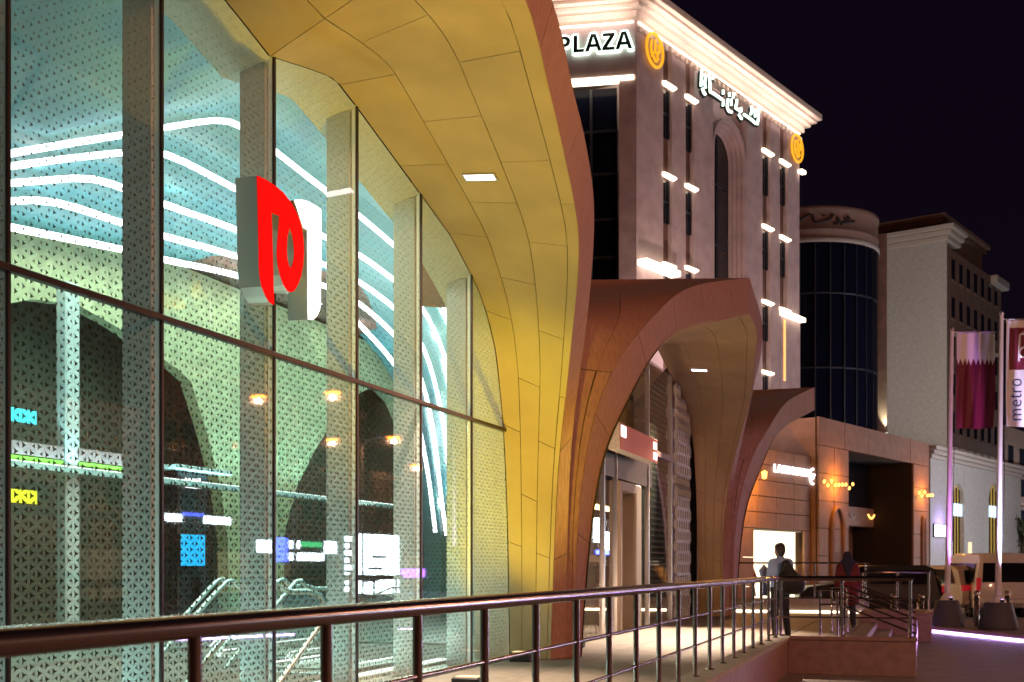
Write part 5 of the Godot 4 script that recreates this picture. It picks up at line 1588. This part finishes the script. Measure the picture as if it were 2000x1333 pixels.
# car: side outline [x forward, y up] swept over the width, cabin narrowing upwards
func vehicle(called: String, label: String, at: Vector3, heading: Vector3, paint: Material, prof: Array, w: float, shoulder: float, wheels: Array, rear_glass: Array, side_glass: Array, tail: Array, bumper_y: float) -> Node3D:
	var b := Basis(heading.cross(Vector3.UP).normalized() * -1.0, Vector3.UP, -heading.normalized())   # +z is the rear
	b.x = b.y.cross(b.z)
	var v := thing(called, label, "van" if called.contains("van") else "car", at, "cars parked beyond the kerb", b)
	var hw := func(y: float) -> float: return w / 2 - (maxf(0.0, y - shoulder) * 0.2)
	var st := begin()
	st.set_smooth_group(0)
	var n := prof.size()
	for i in n:
		var p: Array = prof[i]
		var q: Array = prof[(i + 1) % n]
		for s in [[-1.0, -0.86], [-0.86, 0.86], [0.86, 1.0]]:
			var pt := func(pr: Array, k: float) -> Vector3:
				var sq := 1.0 if absf(k) < 0.9 else 0.96
				return Vector3(hw.call(pr[1]) * k, lerpf(0.9, pr[1], sq) , -pr[0] * (1.0 if absf(k) < 0.9 else 0.975))
			quad(st, pt.call(p, s[0]), pt.call(q, s[0]), pt.call(q, s[1]), pt.call(p, s[1]))
	st.set_smooth_group(-1)
	for k in [-1.0, 1.0]:
		var poly := PackedVector2Array()
		for p in prof: poly.append(Vector2(p[0] * 0.975, lerpf(0.9, p[1], 0.96)))
		var ix := Geometry2D.triangulate_polygon(poly)
		for i in range(0, ix.size(), 3):
			var tr := []
			for j in 3: tr.append(Vector3(hw.call(prof[ix[i + j]][1]) * k, poly[ix[i + j]].y, -poly[ix[i + j]].x))
			tri(st, tr[0], tr[1], tr[2])
	piece("body", done(st), paint, v)
	for s in side_glass:
		for k in [-1.0, 1.0]:
			var o := []
			for p in s: o.append(Vector3((hw.call(p[1]) + 0.012) * k, p[1], -p[0]))
			piece("side_window", slab(o, (o[1] - o[0]).cross(o[2] - o[0]).normalized(), 0.0), M.window_dark, v)
	var rg := []
	for p in rear_glass: rg.append(Vector3(p[0], p[1], p[2]))
	piece("rear_window", slab(rg, (rg[2] - rg[0]).cross(rg[1] - rg[0]).normalized(), 0.0), M.window_dark, v)
	for k in [-1.0, 1.0]:
		piece("tail_light", box(Vector3(k * (w / 2 - tail[3]), tail[0], tail[2] - 0.12), Vector3(k * (w / 2 + 0.006), tail[1], tail[2] + 0.015), 0.02), M.tail_glow, v)
		for x in wheels:
			var wh := group_part("wheel", v)
			wh.position = Vector3(k * (w / 2 - 0.1), 0.36, -x)
			var ring := begin()
			for i in 20:
				var a0 := TAU * i / 20
				var a1 := TAU * (i + 1) / 20
				var d0 := Vector3(0, cos(a0), sin(a0))
				var d1 := Vector3(0, cos(a1), sin(a1))
				quad(ring, d0 * 0.36 + Vector3(-0.11, 0, 0), d1 * 0.36 + Vector3(-0.11, 0, 0), d1 * 0.36 + Vector3(0.11, 0, 0), d0 * 0.36 + Vector3(0.11, 0, 0))
				for sx in [-0.11, 0.11]: quad(ring, d0 * 0.36 + Vector3(sx, 0, 0), d1 * 0.36 + Vector3(sx, 0, 0), d1 * 0.22 + Vector3(sx, 0, 0), d0 * 0.22 + Vector3(sx, 0, 0))
			piece("tyre", done(ring), M.rubber, wh)
			var rim := begin()
			for i in 7:
				var a0 := TAU * i / 7
				add_tube(rim, [Vector3(k * 0.1, 0, 0), Vector3(k * 0.1, cos(a0) * 0.22, sin(a0) * 0.22)], 0.028, 5)
			piece("rim", done(rim), M.aluminium, wh)
	piece("bumper", box(Vector3(-w / 2 + 0.04, bumper_y, tail[2] - 0.15), Vector3(w / 2 - 0.04, bumper_y + 0.2, tail[2] + 0.1), 0.05), paint, v)
	piece("number_plate", box(Vector3(-0.26, bumper_y + 0.3, tail[2] + 0.02), Vector3(0.26, bumper_y + 0.42, tail[2] + 0.04)), M.flag_white, v)
	return v
func cars() -> void:
	for q in [["paint_dark", Color(0.01, 0.01, 0.014)], ["paint_sand", Color(0.42, 0.33, 0.28)], ["paint_white", Color(0.72, 0.7, 0.72)]]:
		var m := mat(q[0], q[1], 0.35)
		if q[0] == "paint_dark": m.metallic_specular = 0.25
		m.clearcoat_enabled = q[0] != "paint_dark"
		m.clearcoat = 0.7
		m.clearcoat_roughness = 0.08
	var suv := [[-2.35, 0.45], [-2.4, 0.9], [-2.3, 1.12], [-2.05, 1.72], [-1.8, 1.84], [0.35, 1.84], [0.75, 1.72], [1.25, 1.22], [2.2, 1.1], [2.42, 0.9], [2.42, 0.45], [1.9, 0.34], [-1.9, 0.34]]
	var sg := [[[-1.9, 1.2], [-1.75, 1.68], [-0.95, 1.7], [-0.95, 1.2]], [[-0.85, 1.2], [-0.85, 1.7], [0.1, 1.7], [0.1, 1.2]], [[0.2, 1.2], [0.2, 1.69], [0.62, 1.64], [0.95, 1.25]]]
	var rg := [[-0.78, 1.2, 2.3], [-0.66, 1.66, 2.11], [0.66, 1.66, 2.11], [0.78, 1.2, 2.3]]
	var p := on_y(1722, 1212, 0.0)
	vehicle("parked_suv", "black sport utility vehicle parked behind the stair railings", p + cam_dir(0, 1) * 1.5, cam_dir(-1.0, 0.12), M.paint_dark, suv, 1.92, 1.15, [-1.45, 1.45], rg, sg, [0.9, 1.15, 2.36, 0.3], 0.45)
	p = on_y(1866, 1207, 0.0)
	vehicle("parked_suv", "sand coloured sport utility vehicle parked behind the violet flagpole", p + cam_dir(0, 1) * 2.5, cam_dir(-0.55, 1.0), M.paint_sand, suv, 1.95, 1.15, [-1.45, 1.45], rg, sg, [0.92, 1.14, 2.36, 0.42], 0.45)
	var van := [[-2.5, 0.5], [-2.55, 1.0], [-2.45, 1.5], [-2.32, 2.05], [-2.1, 2.26], [0.9, 2.28], [1.4, 2.15], [2.1, 1.35], [2.5, 1.1], [2.5, 0.45], [2.0, 0.34], [-2.1, 0.34]]
	var vg := [[[-2.0, 1.25], [-1.95, 1.9], [-0.7, 1.92], [-0.7, 1.25]], [[-0.6, 1.25], [-0.6, 1.92], [0.6, 1.92], [0.6, 1.25]], [[0.7, 1.25], [0.7, 1.92], [1.25, 1.9], [1.75, 1.35]]]
	var vr := [[-0.8, 1.25, 2.52], [-0.72, 1.92, 2.37], [0.72, 1.92, 2.37], [0.8, 1.25, 2.52]]
	p = on_y(1976, 1209, 0.0)
	vehicle("parked_van", "white high roofed minibus parked with its rear to the flagpoles", p + cam_dir(0, 1) * 2.6, cam_dir(0.06, 1.0), M.paint_white, van, 1.95, 1.25, [-1.5, 1.5], vr, vg, [0.95, 1.4, 2.52, 0.14], 0.5)

# ---------------------------------------------------------------- the other side of the road, seen as reflections in the glass
func mirrored(px: float, py: float, x: float) -> Vector3:
	var p := on_x(px, py, 2 * GLASS_X - x)
	return Vector3(x, p.y, p.z)
func street_lamp(at: Vector3, h: float, energy: float, label: String, double := true) -> void:
	var t := thing("street_lamp", label, "street lamp", at, "sodium street lamps along the road")
	piece("post", tube([Vector3.ZERO, Vector3(0, h - 0.4, 0)], 0.11, 10, 0.07), M.brushed, t)
	for s in ([-1, 1] if double else [-1]):
		piece("arm", tube(spread([Vector3(0, h - 0.5, 0), Vector3(s * 0.6, h, 0), Vector3(s * 1.8, h + 0.1, 0)], 10, 0), 0.045, 8), M.brushed, t)
		piece("lamp_head", box(Vector3(s * 2.4, h + 0.06, -0.16), Vector3(s * 1.6, h + 0.2, 0.16), 0.05), M.brushed, t)
		piece("lamp_glass", box(Vector3(s * 2.35, h - 0.05, -0.15), Vector3(s * 1.65, h + 0.055, 0.15), 0.03), M.sodium, t)
		omni(t, at + Vector3(s * 2.0, h - 0.2, 0), Color(1.0, 0.44, 0.26), energy, 0.12)
func other_side() -> void:
	var p := mirrored(576, 772, 17.0)
	street_lamp(Vector3(17, 0, p.z), p.y, 26.0, "double armed sodium street lamp in the middle of the road")
	p = mirrored(708, 858, 20.0)
	street_lamp(Vector3(20, 0, p.z), p.y, 20.0, "double armed sodium street lamp farther down the road")
	p = mirrored(762, 912, 24.0)
	street_lamp(Vector3(24, 0, p.z), p.y, 20.0, "single sodium street lamp beside the far shops", false)
	street_lamp(Vector3(17.0, 0, -6.0), 10.0, 260.0, "tall sodium street lamp opposite the red sign", false)
	# shop row
	var xs := 25.0
	var names := ["grey shop building with a white fascia sign across the road", "brown shop building with blue and white signs across the road", "tan shop building with a tall lettered sign across the road", "low shop building far down the opposite side of the road"]
	var spans := [[20.0, 52.0, 9.0], [53.0, 78.0, 12.0], [79.0, 110.0, 8.0], [112.0, 190.0, 7.0]]
	for i in 4:
		var s = spans[i]
		var b := thing("shop_building", names[i], "building", Vector3(xs + 0.5, 0, -(s[0] + s[1]) / 2))
		part("wall", box(Vector3(xs + 0.4, 0, -s[1]), Vector3(xs + 9, s[2], -s[0]), 0.05), [M.pale_wall, M.brown_wall, M.sand_wall, M.brown_wall][i], b)
		part("parapet", box(Vector3(xs + 0.2, s[2], -s[1]), Vector3(xs + 0.8, s[2] + 0.6, -s[0]), 0.03), M.cornice, b)
		var n := int((s[1] - s[0]) / 5.0)
		for k in n:
			var z0: float = -s[0] - 0.8 - k * (s[1] - s[0]) / n
			part("shop_front", box(Vector3(xs + 0.3, 0.3, z0 - 3.4), Vector3(xs + 0.41, 2.6, z0)), [M.shop_dim, M.window_dark, M.shop_dim][(k + i) % 3], b)
			for r in int((s[2] - 4.5) / 3.0):
				for c in 2: part("window", box(Vector3(xs + 0.36, 4.8 + r * 3.0, z0 - 1.3 - c * 1.8), Vector3(xs + 0.42, 6.4 + r * 3.0, z0 - 0.1 - c * 1.8)), M.window_dark, b)
	var boards := [[322, 1003, 355, 1020, "board_white", "long white shop sign with small lit letters"], [356, 1001, 398, 1010, "board_blue", "narrow blue shop sign above the white one"], [398, 1008, 450, 1026, "board_white", "wide glowing white canopy sign"],
		[502, 1055, 530, 1080, "board_white", "small square white shop sign"], [536, 1050, 562, 1098, "board_blue", "square blue neon shop sign"], [565, 1056, 585, 1072, "board_white", "small pale sign beside the blue neon"], [588, 1058, 628, 1070, "board_green", "long green pharmacy sign"], [565, 1080, 632, 1096, "board_white", "long white sign under the green one"],
		[634, 1058, 656, 1082, "board_white", "bright white cube sign on the corner"], [672, 1046, 688, 1172, "board_text", "tall vertical sign with stacked letters"], [700, 1043, 778, 1158, "board_white", "huge glowing white billboard"], [784, 1112, 830, 1128, "board_purple", "low violet sign strip beyond the billboard"],
		[1160, 985, 1192, 1000, "board_warm", "long amber sign far down the road"], [1162, 1012, 1176, 1060, "board_white", "pale tall sign far down the road"], [1182, 1040, 1200, 1075, "board_white", "square white sign far down the road"], [1165, 1075, 1210, 1085, "board_blue", "low blue sign strip far down the road"]]
	for q in boards:
		var x := xs - (2.0 if q[0] < 1000 else 1.0)
		var a := mirrored(q[0], q[1], x)
		var e := mirrored(q[2], q[3], x)
		var s := thing("shop_board", "%s across the road" % q[5], "sign", Vector3(x, e.y, (a.z + e.z) / 2), "lit signs on the far side of the road")
		part("casing", box(Vector3(x + 0.02, e.y - 0.05, e.z - 0.1), Vector3(x + 0.25, a.y + 0.05, a.z + 0.1)), M.black, s)
		if q[4] == "board_text":
			for k in 9: part("lit_letter", box(Vector3(x, lerpf(a.y, e.y, (k + 0.15) / 9.0), lerpf(a.z, e.z, 0.15)), Vector3(x + 0.019, lerpf(a.y, e.y, (k + 0.8) / 9.0), lerpf(a.z, e.z, 0.85 - 0.3 * (k % 2)))), M.board_white, s)
		else:
			part("lit_face", box(Vector3(x, e.y, e.z), Vector3(x + 0.019, a.y, a.z)), M[q[4]], s)
			if a.y - e.y > 0.5:
				for k in 3: part("letter_bar", box(Vector3(x - 0.02, lerpf(e.y, a.y, 0.2 + 0.2 * k), lerpf(a.z, e.z, 0.1 + 0.1 * k)), Vector3(x - 0.001, lerpf(e.y, a.y, 0.25 + 0.2 * k), lerpf(a.z, e.z, 0.5 + 0.1 * k))), M.navy, s)
		part("post", box(Vector3(x + 0.08, 0, (a.z + e.z) / 2 - 0.1), Vector3(x + 0.2, e.y - 0.05, (a.z + e.z) / 2 + 0.1)), M.black, s)

func _ready() -> void:
	rng.seed = 7
	var cam := Camera3D.new()
	cam.name = "camera"
	cam.projection = Camera3D.PROJECTION_FRUSTUM
	cam.near = 0.1
	cam.far = 600.0
	cam.size = 1333.0 / F * cam.near
	cam.frustum_offset = Vector2(0, (HORIZON - 666.5) / F * cam.near)
	cam.position = Vector3(0, EYE, 0)
	cam.rotation.y = atan(800.0 / F)
	add_child(cam)
	cam.current = true
	var lens := CameraAttributesPhysical.new()
	lens.frustum_near = 0.1
	lens.frustum_far = 600.0
	lens.frustum_focal_length = 43.0
	lens.frustum_focus_distance = 13.0
	lens.exposure_aperture = 4.0
	cam.attributes = lens
	cam.projection = Camera3D.PROJECTION_FRUSTUM
	cam.near = 0.1
	cam.size = 1333.0 / F * cam.near
	var we := WorldEnvironment.new()
	we.name = "environment"
	var env := Environment.new()
	env.background_mode = Environment.BG_SKY
	var sky := Sky.new()
	var sm := ProceduralSkyMaterial.new()
	sm.sky_top_color = Color(0.04, 0.022, 0.065)
	sm.sky_horizon_color = Color(0.07, 0.04, 0.08)
	sm.ground_horizon_color = Color(0.05, 0.03, 0.05)
	sm.ground_bottom_color = Color(0.03, 0.02, 0.03)
	sky.sky_material = sm
	env.sky = sky
	env.tonemap_mode = Environment.TONE_MAPPER_LINEAR
	env.tonemap_exposure = 1.0
	env.sdfgi_enabled = true
	env.ssao_enabled = true
	env.ssil_enabled = true
	we.environment = env
	add_child(we)
	materials()
	mat("far_screen", Color(0.1, 0.09, 0.06), 0.8)
	lamp_mat("neon_strip", Color(1.0, 0.5, 0.15), 1.4)
	lamp_mat("purple_dim", Color(0.55, 0.3, 0.75), 0.5)
	lamp_mat("amber_glass", Color(0.9, 0.6, 0.12), 0.25)
	lamp_mat("board_blue_dim", Color(0.6, 0.8, 1.0), 1.4)
	lamp_mat("shop_dim", Color(1.0, 0.8, 0.5), 0.5)
	terrace()
	print("terrace")
	station()
	print("station")
	plaza()
	round_tower()
	mall()
	pale_block()
	print("street")
	rails()
	letter_sign()
	hall_things()
	flags()
	cars()
	other_side()
	print("things")
	people()
	print("done")
